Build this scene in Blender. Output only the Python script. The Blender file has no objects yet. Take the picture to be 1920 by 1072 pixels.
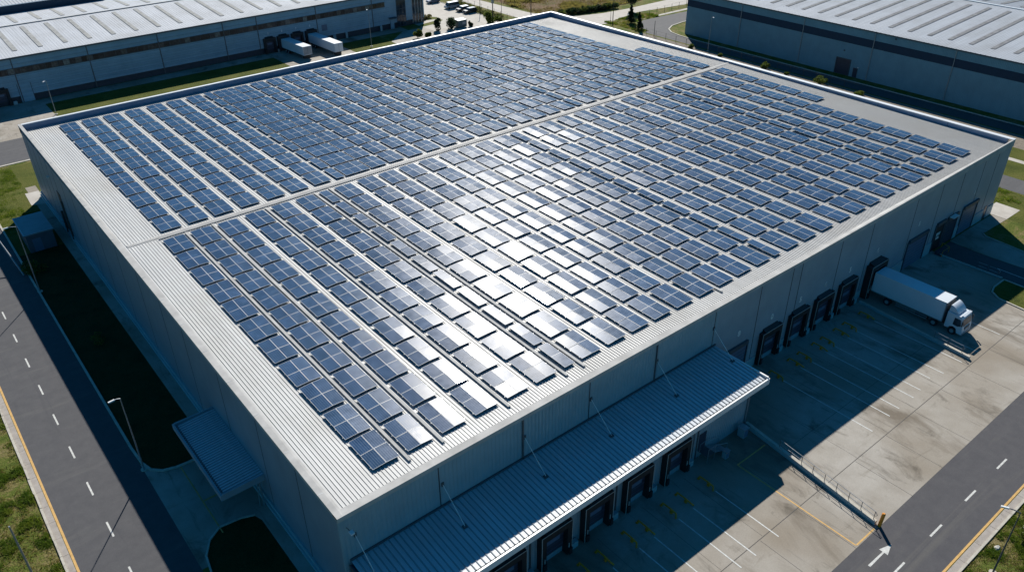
import bpy, bmesh, math, random
from mathutils import Vector, Matrix, noise
R = random.Random(7)
SC = bpy.context.scene
COL = SC.collection

# ------------------------------------------------------------------ materials
def nmat(name):
    m = bpy.data.materials.new(name); m.use_nodes = True
    nt = m.node_tree
    b = nt.nodes['Principled BSDF']
    return m, nt, b
def N(nt, t, **kw):
    n = nt.nodes.new(t)
    for k, v in kw.items():
        setattr(n, k, v)
    return n
def L(nt, a, b): nt.links.new(a, b)
def coords(nt, scale=(1, 1, 1), kind='Object', rot=(0, 0, 0)):
    if kind == 'World':
        g = N(nt, 'ShaderNodeNewGeometry'); out = g.outputs['Position']
    else:
        g = N(nt, 'ShaderNodeTexCoord'); out = g.outputs[kind]
    mp = N(nt, 'ShaderNodeMapping'); mp.inputs['Scale'].default_value = scale
    mp.inputs['Rotation'].default_value = rot
    L(nt, out, mp.inputs[0]); return mp.outputs[0]
def noise_tex(nt, vec, scale, detail=4, rough=.55, dist=0):
    n = N(nt, 'ShaderNodeTexNoise'); n.inputs['Scale'].default_value = scale
    n.inputs['Detail'].default_value = detail; n.inputs['Roughness'].default_value = rough
    n.inputs['Distortion'].default_value = dist
    L(nt, vec, n.inputs['Vector']); return n.outputs['Fac']
def ramp(nt, fac, stops):
    r = N(nt, 'ShaderNodeValToRGB')
    e = r.color_ramp.elements
    while len(e) < len(stops): e.new(.5)
    for i, (p, c) in enumerate(stops):
        e[i].position = p; e[i].color = (c[0], c[1], c[2], 1)
    L(nt, fac, r.inputs[0]); return r.outputs[0]
def mixc(nt, fac, a, b, mode='MIX'):
    m = N(nt, 'ShaderNodeMix', data_type='RGBA', blend_type=mode)
    for s, v in ((m.inputs[0], fac), (m.inputs[6], a), (m.inputs[7], b)):
        if isinstance(v, (int, float)): s.default_value = v
        elif isinstance(v, tuple): s.default_value = (v[0], v[1], v[2], 1)
        else: L(nt, v, s)
    return m.outputs[2]
def math_n(nt, op, a, b=None, c=None, clamp=False):
    m = N(nt, 'ShaderNodeMath', operation=op); m.use_clamp = clamp
    for i, v in enumerate((a, b, c)):
        if v is None: continue
        if isinstance(v, (int, float)): m.inputs[i].default_value = v
        else: L(nt, v, m.inputs[i])
    return m.outputs[0]
def bump(nt, b, h, strength=.3, dist=.02):
    n = N(nt, 'ShaderNodeBump'); n.inputs['Strength'].default_value = strength
    n.inputs['Distance'].default_value = dist
    L(nt, h, n.inputs['Height']); L(nt, n.outputs[0], b.inputs['Normal'])

def simple(name, col, rough=.6, metal=0, var=.12, vs=1.2, kind='World', spec=None):
    m, nt, b = nmat(name)
    v = coords(nt, kind=kind)
    f = noise_tex(nt, v, vs, 5, .6)
    lo = tuple(c * (1 - var) for c in col); hi = tuple(min(1, c * (1 + var)) for c in col)
    L(nt, ramp(nt, f, [(.3, lo), (.7, hi)]), b.inputs['Base Color'])
    b.inputs['Roughness'].default_value = rough; b.inputs['Metallic'].default_value = metal
    if spec is not None: b.inputs['Specular IOR Level'].default_value = spec
    return m

def stretched(name, lo, hi, scale, rough, big=None, stain=None, fine=(30, .12), spec=.3):
    """ground-like surface: large soft variation x fine grain, plus streaky stains"""
    m, nt, b = nmat(name)
    v = coords(nt, kind='World')
    f = noise_tex(nt, v, scale, 6, .6)
    c = ramp(nt, f, [(.3, lo), (.7, hi)])
    if big:
        g = noise_tex(nt, v, big[0], 3, .5)
        c = mixc(nt, ramp(nt, g, [(.4, (0, 0, 0)), (.65, (1, 1, 1))]), c, big[1])
    if stain:
        for (sc, vec_scale, th, col, amt) in stain:
            v2 = coords(nt, vec_scale, kind='World')
            g = noise_tex(nt, v2, sc, 6, .65, .6)
            k = ramp(nt, g, [(th, (0, 0, 0)), (th + .14, (amt, amt, amt))])
            c = mixc(nt, k, c, col)
    g = noise_tex(nt, v, fine[0], 2, .5)
    c = mixc(nt, 1.0, c, ramp(nt, g, [(.25, (1 - fine[1],) * 3), (.75, (1 + fine[1],) * 3)]), 'MULTIPLY')
    L(nt, c, b.inputs['Base Color'])
    b.inputs['Roughness'].default_value = rough
    b.inputs['Specular IOR Level'].default_value = spec
    bump(nt, b, g, .25, .01)
    return m

M = {}
M['asphalt'] = stretched('asphalt', (.066, .066, .071), (.083, .082, .086), .9, .85,
    stain=[(.25, (.25, 1.6, 1), .56, (.100, .098, .097), .8), (.5, (1.6, .15, 1), .6, (.052, .052, .06), .6)], fine=(22, .16))
M['asphalt_front'] = stretched('asphalt_front', (.062, .061, .067), (.080, .078, .082), .8, .85,
    stain=[(.25, (.12, 1.8, 1), .55, (.098, .094, .09), .9)], fine=(22, .16))
M['concrete'] = stretched('concrete', (.29, .265, .228), (.375, .35, .31), .45, .8,
    big=(.07, (.235, .20, .155)),
    stain=[(.30, (.5, .22, 1), .54, (.135, .11, .08), .9), (.9, (1.5, .25, 1), .58, (.135, .12, .10), .7),
           (.5, (.3, 1.2, 1), .60, (.17, .145, .11), .6), (2.0, (1, 1, 1), .68, (.11, .095, .08), .7),
           (.22, (1, 1, 1), .57, (.095, .08, .06), .85), (.18, (1, 1, 1), .66, (.36, .335, .30), .5)], fine=(9, .07))
M['concrete_pale'] = stretched('concrete_pale', (.36, .33, .29), (.46, .43, .385), .5, .85, fine=(9, .06))
M['kerb'] = stretched('kerb', (.36, .33, .28), (.50, .47, .40), 1.4, .85, stain=[(1.2, (1, 1, 1), .6, (.2, .18, .14), .7)], fine=(14, .12))
M['gutter'] = stretched('gutter', (.28, .25, .22), (.37, .335, .30), 1.2, .85, stain=[(.9, (1, 1, 1), .58, (.17, .15, .12), .7)], fine=(14, .12))
M['joint'] = simple('joint', (.07, .065, .06), .9)
M['patch'] = stretched('oil_patch', (.06, .055, .048), (.12, .11, .095), 1.2, .6, fine=(9, .1))
M['gravel'] = stretched('gravel', (.14, .12, .095), (.22, .19, .15), 1.5, .95, fine=(6, .3))
def grass_mat(name, cols, sc=.35):
    m, nt, b = nmat(name)
    v = coords(nt, kind='World')
    f = noise_tex(nt, v, sc, 7, .68, .4)
    f2 = noise_tex(nt, v, 4.0, 4, .7)
    k = math_n(nt, 'ADD', math_n(nt, 'MULTIPLY', f, .7), math_n(nt, 'MULTIPLY', f2, .3))
    c = ramp(nt, k, cols)
    g = noise_tex(nt, v, 14, 3, .6)
    c = mixc(nt, 1., c, ramp(nt, g, [(.3, (.6, .6, .6)), (.7, (1.35, 1.35, 1.35))]), 'MULTIPLY')
    L(nt, c, b.inputs['Base Color']); b.inputs['Roughness'].default_value = .95
    b.inputs['Specular IOR Level'].default_value = .1
    bump(nt, b, f2, .8, .25)
    return m
M['grass'] = grass_mat('grass_ground', [(.40, (.065, .090, .016)), (.48, (.105, .130, .024)), (.53, (.150, .135, .045)), (.62, (.22, .18, .085))])
M['lawn'] = grass_mat('lawn_ground', [(.36, (.050, .064, .012)), (.48, (.085, .098, .018)), (.60, (.110, .112, .026)), (.72, (.13, .12, .04))], .2)
M['lawn_shaded'] = grass_mat('lawn_shaded_ground', [(.36, (.018, .026, .008)), (.5, (.030, .038, .012)), (.7, (.045, .048, .018))], .4)  # darker copy of the lawn, the building's shade put into its colour
M['meadow'] = grass_mat('meadow_ground', [(.36, (.07, .075, .022)), (.46, (.12, .10, .04)), (.54, (.16, .105, .06)), (.66, (.20, .14, .08))], .10)
def leaf_mat(name, a, b_, s=1.2):
    m, nt, b = nmat(name)
    v = coords(nt, kind='World')
    f = noise_tex(nt, v, s, 4, .7)
    c = ramp(nt, f, [(.35, a), (.65, b_)])
    L(nt, c, b.inputs['Base Color'])
    b.inputs['Roughness'].default_value = .7; b.inputs['Specular IOR Level'].default_value = .25
    tr = N(nt, 'ShaderNodeBsdfTranslucent'); L(nt, mixc(nt, 1., c, (1.25, 1.35, .8), 'MULTIPLY'), tr.inputs[0])
    mx = N(nt, 'ShaderNodeMixShader'); mx.inputs[0].default_value = .45
    L(nt, b.outputs[0], mx.inputs[1]); L(nt, tr.outputs[0], mx.inputs[2])
    L(nt, mx.outputs[0], nt.nodes['Material Output'].inputs['Surface'])
    return m
M['blade'] = leaf_mat('grass_blade', (.075, .125, .016), (.17, .20, .035), .5)
M['dryblade'] = leaf_mat('dry_blade', (.18, .15, .055), (.32, .25, .12), .7)
M['brownblade'] = leaf_mat('brown_blade', (.10, .065, .03), (.20, .13, .06), .4)
M['leaf'] = leaf_mat('leaf_green', (.045, .070, .015), (.11, .13, .028))
M['leaf_dark'] = leaf_mat('leaf_dark', (.012, .028, .018), (.030, .050, .026))
M['leaf_brown'] = leaf_mat('leaf_brown', (.06, .06, .025), (.15, .12, .055))
M['bark'] = simple('bark', (.10, .075, .05), .9)
M['rock'] = simple('rock', (.45, .43, .38), .9, vs=4)

# roof metals
def roof_mat(name, col, rough, metal, streak_axis, bumpy=.15):
    m, nt, b = nmat(name)
    sc = (3.0, .10, 1) if streak_axis == 'y' else (.10, 3.0, 1)
    v = coords(nt, sc, kind='World'); f = noise_tex(nt, v, .8, 5, .6)
    v2 = coords(nt, kind='World'); g = noise_tex(nt, v2, .12, 4, .6)
    g3 = noise_tex(nt, v2, 2.2, 6, .7)
    c = ramp(nt, f, [(.3, tuple(x * .86 for x in col)), (.7, tuple(min(1, x * 1.08) for x in col))])
    c = mixc(nt, ramp(nt, g, [(.45, (0, 0, 0)), (.7, (.5, .5, .5))]), c, tuple(x * y for x, y in zip(col, (.80, .77, .72))))
    c = mixc(nt, ramp(nt, g3, [(.6, (0, 0, 0)), (.75, (.5, .5, .5))]), c, tuple(x * y for x, y in zip(col, (.66, .62, .56))))
    b.inputs['Specular IOR Level'].default_value = .30
    L(nt, c, b.inputs['Base Color'])
    rr = ramp(nt, g, [(.3, (rough - .06,) * 3), (.7, (rough + .08,) * 3)])
    L(nt, rr, b.inputs['Roughness']); b.inputs['Metallic'].default_value = metal
    bump(nt, b, g3, bumpy, .01)
    return m
M['roof'] = roof_mat('roof_sheet_metal', (.50, .50, .488), .52, .0, 'y')
M['roof_annex'] = roof_mat('annex_roof_metal', (.52, .55, .58), .40, .2, 'y')
M['rib_side_shade'] = simple('rib_side_shade_metal', (.16, .16, .155), .7, spec=.2)  # darker colour paints shade onto the rib flanks turned from the sun
M['rib_seam_shade'] = simple('rib_seam_shade_grey', (.24, .27, .29), .6)  # dark seam grey over whole ribs, rib shading painted in with it
M['roof_white'] = roof_mat('neighbour_roof_metal', (.43, .45, .48), .75, .0, 'y')
M['roof_white_x'] = roof_mat('neighbour_roof_metal_x', (.33, .36, .40), .75, .0, 'x')
M['trim'] = simple('trim_white_metal', (.40, .392, .375), .75, .0, .16, .7, spec=.2)
M['trim_bright'] = simple('fascia_white', (.74, .74, .73), .35, .1, .05, .7)
M['trim_dark'] = simple('trim_dark', (.06, .075, .09), .5)
M['skylight'] = simple('skylight_sheet', (.33, .33, .315), .85, 0, .25, 1.0, spec=.08)
M['fascia_grey'] = simple('canopy_fascia', (.24, .30, .34), .5, 0, .1, .5)
M['skylight_right'] = simple('skylight_sheet_right', (.20, .205, .21), .85, 0, .25, 1.0, spec=.05)
M['parapet'] = simple('parapet_inner', (.14, .21, .32), .45, .1, .1, .3)

def wall_mat(name, col, ribs=0, axis='X', rough=.5, horiz=False):
    m, nt, b = nmat(name)
    v = coords(nt, kind='World')
    g = noise_tex(nt, v, .35, 4, .6)
    v3 = coords(nt, (2, 2, .12), kind='World'); g3 = noise_tex(nt, v3, 1.2, 4, .6)
    c = ramp(nt, g, [(.3, tuple(x * .9 for x in col)), (.7, tuple(x * 1.08 for x in col))])
    c = mixc(nt, ramp(nt, g3, [(.55, (0, 0, 0)), (.8, (.4, .4, .4))]), c, tuple(x * .72 for x in col))
    L(nt, c, b.inputs['Base Color'])
    b.inputs['Roughness'].default_value = rough
    if ribs:
        sx = N(nt, 'ShaderNodeSeparateXYZ'); L(nt, v, sx.inputs[0])
        o = sx.outputs[{'X': 0, 'Y': 1, 'Z': 2}[axis]]
        w = math_n(nt, 'PINGPONG', math_n(nt, 'MULTIPLY', o, ribs), .5)
        bump(nt, b, ramp(nt, w, [(.15, (0, 0, 0)), (.3, (1, 1, 1))]), .8, .04)
    return m
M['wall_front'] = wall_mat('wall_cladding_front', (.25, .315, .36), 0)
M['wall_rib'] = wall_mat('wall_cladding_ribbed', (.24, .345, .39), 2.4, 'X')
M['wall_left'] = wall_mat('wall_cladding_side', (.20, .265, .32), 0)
M['wall_annex'] = wall_mat('wall_cladding_annex', (.26, .33, .37), 3.0, 'X')
M['wall_blue'] = wall_mat('wall_cladding_pale', (.23, .35, .43), 1.0, 'Z')
M['wall_blue_r'] = wall_mat('wall_cladding_pale_right', (.15, .28, .34), 3.0, 'Y')
M['band'] = simple('band_dark_blue', (.012, .032, .062), .75)
M['plinth'] = wall_mat('plinth_concrete', (.26, .37, .40), 0)
M['plinth_dark'] = simple('plinth_dark', (.035, .04, .055), .6)
M['seam'] = simple('wall_seam', (.03, .035, .04), .6)
M['rubber'] = simple('black_rubber', (.012, .012, .014), .6)
M['door_dark'] = simple('door_dark', (.035, .042, .065), .35)
M['door_blue'] = simple('door_blue', (.10, .14, .21), .4)
M['frame_pale'] = simple('frame_pale', (.70, .70, .68), .4)
M['frame_mid'] = simple('dock_frame_edge', (.36, .36, .35), .5)
M['white_paint'] = simple('marking_white', (.50, .50, .47), .7, 0, .25, 3)
M['white_worn'] = simple('marking_worn', (.52, .53, .51), .7, 0, .2, 3)
M['yellow_paint'] = simple('marking_yellow', (.52, .31, .09), .7, 0, .18, 3)
M['yellow_steel'] = simple('steel_yellow', (.62, .23, .015), .45, 0, .2, 5)
M['galv'] = simple('galvanised_steel', (.30, .32, .34), .45, .5, .15, 3)
M['galv_dark'] = simple('dark_steel', (.10, .11, .12), .5, .4)
M['pole_dark'] = simple('pole_weathered', (.045, .04, .035), .8)
M['white_vehicle'] = simple('white_vehicle_paint', (.62, .66, .70), .35, 0, .04, .6)
M['vehicle_grey'] = simple('vehicle_grey', (.25, .28, .31), .35)
M['vehicle_blue'] = simple('vehicle_blue', (.05, .09, .15), .3)
M['vehicle_black'] = simple('vehicle_black', (.015, .018, .025), .3)
M['teal'] = simple('teal_paint', (.05, .10, .12), .5)
M['kiosk'] = simple('kiosk_roof', (.13, .17, .21), .45, 0, .12, .6)
M['kiosk_wall'] = simple('kiosk_wall', (.075, .085, .11), .6)
M['chassis'] = simple('chassis_black', (.02, .02, .022), .6)
def glass_mat(name, col=(.02, .03, .04), rough=.05):
    m, nt, b = nmat(name)
    v = coords(nt, kind='World'); f = noise_tex(nt, v, .7, 3, .6)
    L(nt, ramp(nt, f, [(.4, col), (.6, tuple(c * 2.2 for c in col))]), b.inputs['Base Color'])
    b.inputs['Roughness'].default_value = rough
    return m
M['glass'] = glass_mat('window_glass')
def strip_glass():
    m, nt, b = nmat('strip_window_glass')
    v = coords(nt, (1, 1, 1), kind='World')
    sx = N(nt, 'ShaderNodeSeparateXYZ'); L(nt, v, sx.inputs[0])
    cell = math_n(nt, 'FLOOR', math_n(nt, 'MULTIPLY', sx.outputs[0], .8))
    wn = N(nt, 'ShaderNodeTexWhiteNoise', noise_dimensions='1D'); L(nt, cell, wn.inputs['W'])
    c = ramp(nt, wn.outputs[0], [(0, (.020, .020, .022)), (.5, (.05, .045, .045)), (.8, (.10, .085, .075)), (1, (.20, .20, .18))])
    f = noise_tex(nt, v, 2.2, 3, .6)
    c = mixc(nt, 1., c, ramp(nt, f, [(.3, (.5, .5, .5)), (.7, (1.5, 1.5, 1.5))]), 'MULTIPLY')
    L(nt, c, b.inputs['Base Color']); b.inputs['Roughness'].default_value = .15
    return m
M['glass_strip'] = strip_glass()

def pv_mat():
    m, nt, b = nmat('solar_glass')
    uv = N(nt, 'ShaderNodeTexCoord').outputs['UV']
    sx = N(nt, 'ShaderNodeSeparateXYZ'); L(nt, uv, sx.inputs[0])
    def lines(o, n, w):
        t = math_n(nt, 'PINGPONG', math_n(nt, 'MULTIPLY', o, n), .5)   # 0 at lines
        return math_n(nt, 'LESS_THAN', t, w)
    lx = lines(sx.outputs[0], 6, .055)        # pale lines between cell columns
    ly = lines(sx.outputs[1], 12, .035)
    lf = lines(sx.outputs[0], 30, .10)        # fine bus bars
    wp = coords(nt, kind='World')
    g = noise_tex(nt, wp, .055, 3, .6)
    gf = noise_tex(nt, wp, 1.1, 5, .65)
    base = ramp(nt, g, [(.35, (.014, .044, .106)), (.65, (.026, .066, .138))])
    base = mixc(nt, 1., base, ramp(nt, gf, [(.3, (.8, .8, .8)), (.7, (1.3, 1.3, 1.3))]), 'MULTIPLY')
    oi = N(nt, 'ShaderNodeObjectInfo'); base = mixc(nt, 1., base, ramp(nt, oi.outputs['Random'], [(0, (.80, .86, .84)), (.5, (1, 1, 1)), (1, (1.25, 1.15, 1.1))]), 'MULTIPLY')
    c = mixc(nt, math_n(nt, 'MULTIPLY', lf, .2), base, (.08, .15, .24))
    c = mixc(nt, math_n(nt, 'MULTIPLY', ly, .30), c, (.13, .18, .26))
    c = mixc(nt, math_n(nt, 'MULTIPLY', lx, .55), c, (.24, .30, .38))
    d = noise_tex(nt, wp, 4.5, 5, .75)        # dust specks
    c = mixc(nt, ramp(nt, d, [(.62, (0, 0, 0)), (.8, (.2, .2, .2))]), c, (.30, .31, .31))
    L(nt, c, b.inputs['Base Color'])
    L(nt, ramp(nt, gf, [(.3, (.21, .21, .21)), (.7, (.30, .30, .30))]), b.inputs['Roughness'])
    b.inputs['Specular IOR Level'].default_value = .05
    b.inputs['Coat Weight'].default_value = .28; b.inputs['Coat IOR'].default_value = 1.22
    L(nt, ramp(nt, gf, [(.3, (.045, .045, .045)), (.7, (.095, .095, .095))]), b.inputs['Coat Roughness'])
    bn = noise_tex(nt, wp, .9, 3, .5)
    bump(nt, b, bn, .12, .02)
    return m
M['pv'] = pv_mat()
M['pv_frame'] = simple('solar_frame_aluminium', (.43, .44, .45), .5, .0, .08, 2)
M['rail'] = simple('mounting_rail_steel', (.42, .43, .44), .4, .3)

# ------------------------------------------------------------------ mesh builder
class MB:
    def __init__(s): s.v = []; s.f = []; s.m = []; s.mats = []; s.uv = {}
    def mi(s, k):
        if k not in s.mats: s.mats.append(k)
        return s.mats.index(k)
    def face(s, pts, mat):
        i = len(s.v); s.v += [tuple(p) for p in pts]
        s.f.append(tuple(range(i, i + len(pts)))); s.m.append(s.mi(mat))
    def poly(s, pts, z, mat):
        a = sum(pts[i][0] * pts[(i + 1) % len(pts)][1] - pts[(i + 1) % len(pts)][0] * pts[i][1] for i in range(len(pts)))
        if a < 0: pts = pts[::-1]
        s.face([(p[0], p[1], z) for p in pts], mat)
    def box(s, x0, x1, y0, y1, z0, z1, mat, top=None):
        s.hexa([(x0, y0, z0), (x1, y0, z0), (x1, y1, z0), (x0, y1, z0), (x0, y0, z1), (x1, y0, z1), (x1, y1, z1), (x0, y1, z1)], mat, top)
    def hexa(s, p, mat, top=None):
        i = len(s.v); s.v += [tuple(q) for q in p]
        k = s.mi(mat); kt = s.mi(top) if top else k
        for f in ((0, 3, 2, 1), (4, 5, 6, 7), (0, 1, 5, 4), (1, 2, 6, 5), (2, 3, 7, 6), (3, 0, 4, 7)):
            s.f.append(tuple(i + a for a in f)); s.m.append(kt if f == (4, 5, 6, 7) else k)
    def prism(s, pts, z0, z1, mat, top=None):
        a = sum(pts[i][0] * pts[(i + 1) % len(pts)][1] - pts[(i + 1) % len(pts)][0] * pts[i][1] for i in range(len(pts)))
        if a < 0: pts = pts[::-1]
        n = len(pts); i = len(s.v)
        s.v += [(p[0], p[1], z0) for p in pts] + [(p[0], p[1], z1) for p in pts]
        k = s.mi(mat); kt = s.mi(top) if top else k
        s.f.append(tuple(range(i + n, i + 2 * n))); s.m.append(kt)
        s.f.append(tuple(reversed(range(i, i + n)))); s.m.append(k)
        for j in range(n):
            q = (j + 1) % n
            s.f.append((i + j, i + q, i + n + q, i + n + j)); s.m.append(k)
    def ring(s, axis, prof, o0, o1, mat):
        """extrude a closed 2d profile along an axis from o0 to o1"""
        n = len(prof); i = len(s.v)
        def P(o, q):
            return {'x': (o, q[0], q[1]), 'y': (q[0], o, q[1]), 'z': (q[0], q[1], o)}[axis]
        s.v += [P(o0, q) for q in prof] + [P(o1, q) for q in prof]
        k = s.mi(mat)
        s.f.append(tuple(range(i + n, i + 2 * n))); s.m.append(k)
        s.f.append(tuple(reversed(range(i, i + n)))); s.m.append(k)
        for j in range(n):
            q = (j + 1) % n
            s.f.append((i + j, i + q, i + n + q, i + n + j)); s.m.append(k)
    def tube(s, p0, p1, r0, mat, r1=None, n=8):
        p0 = Vector(p0); p1 = Vector(p1); r1 = r0 if r1 is None else r1
        d = (p1 - p0).normalized()
        u = d.cross(Vector((0, 0, 1)))
        if u.length < 1e-3: u = Vector((1, 0, 0))
        u.normalize(); w = d.cross(u); i = len(s.v); k = s.mi(mat)
        for p, r in ((p0, r0), (p1, r1)):
            for j in range(n):
                a = 2 * math.pi * j / n
                s.v.append(tuple(p + u * math.cos(a) * r + w * math.sin(a) * r))
        for j in range(n):
            q = (j + 1) % n
            s.f.append((i + j, i + q, i + n + q, i + n + j)); s.m.append(k)
        s.f.append(tuple(reversed(range(i, i + n)))); s.m.append(k)
        s.f.append(tuple(range(i + n, i + 2 * n))); s.m.append(k)
    def path(s, pts, r, mat, n=6):
        for a, b in zip(pts, pts[1:]): s.tube(a, b, r, mat, n=n)
    def build(s, name, parent=None, smooth=False, bevel=0):
        me = bpy.data.meshes.new(name)
        off = Vector((0, 0, 0))
        q = parent
        while q is not None:
            if q.type == 'EMPTY': off += Vector(q.location)
            q = q.parent
        me.from_pydata([(x - off.x, y - off.y, z - off.z) for x, y, z in s.v], [], s.f)
        for k in s.mats: me.materials.append(M[k])
        me.polygons.foreach_set('material_index', s.m)
        if smooth: me.polygons.foreach_set('use_smooth', [True] * len(s.f))
        me.update()
        bm = bmesh.new(); bm.from_mesh(me); bmesh.ops.recalc_face_normals(bm, faces=bm.faces[:]) if smooth else None
        if smooth: bm.to_mesh(me)
        bm.free()
        o = bpy.data.objects.new(name, me); COL.objects.link(o)
        if parent is not None: o.parent = parent
        if bevel:
            md = o.modifiers.new('bevel', 'BEVEL'); md.width = bevel; md.segments = 2; md.limit_method = 'ANGLE'
        return o
def tag(o, label=None, cat=None, group=None, kind=None):
    if label: o['label'] = label
    if cat: o['category'] = cat
    if group: o['group'] = group
    if kind: o['kind'] = kind
    return o
def thing(name, label, cat, loc=(0, 0, 0), group=None, rz=0):
    o = bpy.data.objects.new(name, None); COL.objects.link(o)
    o.location = loc; o.rotation_euler = (0, 0, rz); o.empty_display_size = .3
    return tag(o, label, cat, group)
def kids(o): return [c for c in COL.objects if c.parent == o]
CH = {}
def reg(parent, child): CH.setdefault(parent.name, []).append(child); return child
def copy_tree(o, parent=None):
    c = o.copy(); COL.objects.link(c); c.parent = parent
    for ch in list(o.children): copy_tree(ch, c)
    return c
def struct(o): o['kind'] = 'structure'; return o
def text_part(txt, size, loc, rot, mat, name, parent, depth=.02):
    cu = bpy.data.curves.new('t', 'FONT'); cu.body = txt; cu.size = size; cu.extrude = depth; cu.offset = .04
    cu.align_x = 'CENTER'; cu.align_y = 'CENTER'
    t = bpy.data.objects.new('t', cu); COL.objects.link(t)
    dg = bpy.context.evaluated_depsgraph_get(); me = bpy.data.meshes.new_from_object(t.evaluated_get(dg))
    bpy.data.objects.remove(t)
    me.name = name; me.materials.clear(); me.materials.append(M[mat])
    o = bpy.data.objects.new(name, me); COL.objects.link(o)
    off = Vector(parent.location) if parent else Vector((0, 0, 0))
    o.location = Vector(loc) - off; o.rotation_euler = rot
    if parent: o.parent = parent
    return o

# ------------------------------------------------------------------ camera, sun, sky
f, pit, yaw, roll = 1510.7156, .5590834, .8932366, -.0100786
C = Vector((-1.3568403, -3.4838207, 4.9610204)) * 12
d = Vector((math.cos(pit) * math.cos(yaw), math.cos(pit) * math.sin(yaw), -math.sin(pit)))
r_ = d.cross(Vector((0, 0, 1))).normalized(); u_ = r_.cross(d)
r2 = r_ * math.cos(roll) + u_ * math.sin(roll); u2 = -r_ * math.sin(roll) + u_ * math.cos(roll)
cam = bpy.data.cameras.new('camera'); cam.sensor_width = 36; cam.lens = 36 * f / 1920
cam.clip_end = 6000; cam.clip_start = .5
co = bpy.data.objects.new('camera', cam); COL.objects.link(co)
co.matrix_world = Matrix(((r2.x, u2.x, -d.x, C.x), (r2.y, u2.y, -d.y, C.y), (r2.z, u2.z, -d.z, C.z), (0, 0, 0, 1)))
SC.camera = co
sv = Vector((.848, 1.063, 1)).normalized()
sun = bpy.data.lights.new('sun', 'SUN'); sun.energy = 5.0; sun.angle = math.radians(.5); sun.color = (1, .955, .88)
so = bpy.data.objects.new('sun', sun); COL.objects.link(so)
so.rotation_euler = sv.to_track_quat('Z', 'Y').to_euler(); so.location = (0, 0, 80)
w = bpy.data.worlds.new("World"); SC.world = w; w.use_nodes = True
nt = w.node_tree; bg = nt.nodes['Background']
sk = nt.nodes.new('ShaderNodeTexSky'); sk.sky_type = 'NISHITA'; sk.sun_disc = False
sk.sun_elevation = math.asin(sv.z); sk.sun_rotation = math.atan2(sv.x, sv.y)
sk.ozone_density = 10.0; sk.air_density = 1.0; sk.dust_density = .2
tint = nt.nodes.new('ShaderNodeMix'); tint.data_type = 'RGBA'; tint.blend_type = 'MULTIPLY'; tint.inputs[0].default_value = 1
tint.inputs[7].default_value = (.20, .95, 1.02, 1)
nt.links.new(sk.outputs[0], tint.inputs[6]); nt.links.new(tint.outputs[2], bg.inputs[0]); bg.inputs[1].default_value = .058
SC.view_settings.view_transform = 'Standard'; SC.view_settings.look = 'None'
SC.view_settings.exposure = .45; SC.view_settings.gamma = 1
SC.cycles.max_bounces = 6; SC.cycles.diffuse_bounces = 3; SC.cycles.glossy_bounces = 3
SC.cycles.sample_clamp_indirect = 4

# ------------------------------------------------------------------ ground, roads
def ground(name, polys, z, mat):
    mb = MB()
    for p in polys: mb.poly(p, z, mat)
    return struct(mb.build(name))
def rect(x0, x1, y0, y1): return [(x0, y0), (x1, y0), (x1, y1), (x0, y1)]
ground('ground', [rect(-2500, 3500, -2500, 3500)], 0, 'grass')
ground('lawn', [[(-8, 27.3), (-1.7, 27.3), (-1.7, 124), (-60, 124), (-60, 60), (-8.1, 60)], rect(-1.695, 116, 106.6, 124)], .006, 'lawn')
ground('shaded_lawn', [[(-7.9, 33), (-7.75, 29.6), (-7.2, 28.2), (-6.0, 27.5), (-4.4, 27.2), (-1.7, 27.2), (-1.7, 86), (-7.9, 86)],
                       [(-7.5, -6), (-7.5, 12), (-7.2, 14.2), (-6.2, 15.8), (-5, 16.6), (-3, 16.4), (-1.8, 15.9), (-1.5, 15), (-1.5, -6)]], .012, 'lawn_shaded')
ground('back_lawn', [rect(12, 66, 139, 157.2), rect(84.5, 97, 139, 157.2)], .012, 'lawn')
ground('meadow', [[(146, 300), (147.5, 150), (153, 143), (160, 138.5), (300, 138.5), (300, 300)]], .006, 'meadow')
ground('verge', [rect(116.3, 127.2, -60, 109), rect(133.4, 150, -60, 128)], .006, 'lawn')
ground('gravel_strip', [rect(147.5, 154.7, -60, 112)], .012, 'gravel')
ground('road', [rect(-16.8, -8.1, -60, 126)], .02, 'asphalt')
ground('front_road', [rect(-60, 320, -29.2, -22.8)], .024, 'asphalt_front')
ground('back_road', [rect(-120, 112, 125.4, 138.6)], .016, 'asphalt')
ground('side_road', [rect(127.4, 133.2, -22.8, 125.4)], .016, 'asphalt')
ground('far_road', [[(139.6, 260), (144.6, 260), (144.4, 174.5), (146, 149.5), (149.5, 143), (154, 137.5), (162, 135), (172, 134), (300, 133.5),
                     (300, 125.8), (189, 126.2), (171, 129), (162, 127.4), (154, 125.5), (146.5, 128), (141, 137), (139.2, 148)]], .02, 'concrete_pale')
ground('neighbour_road', [[(154.9, -60), (159.8, -60), (159.8, 98), (160.1, 103), (161, 106.8), (162.9, 109.5), (166.7, 111.6), (172, 112.3), (300, 112.3),
                           (300, 119.5), (185, 119.7), (174, 120.6), (165, 121.2), (158.5, 117.5), (155.5, 111)]], .02, 'asphalt')
ground('footpath', [[(163.6, 121.9), (184, 121.3), (300, 121.3), (300, 122.6), (184, 122.6), (163.8, 123)], rect(140.6, 142.0, -40, 120)], .024, 'concrete_pale')
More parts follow.
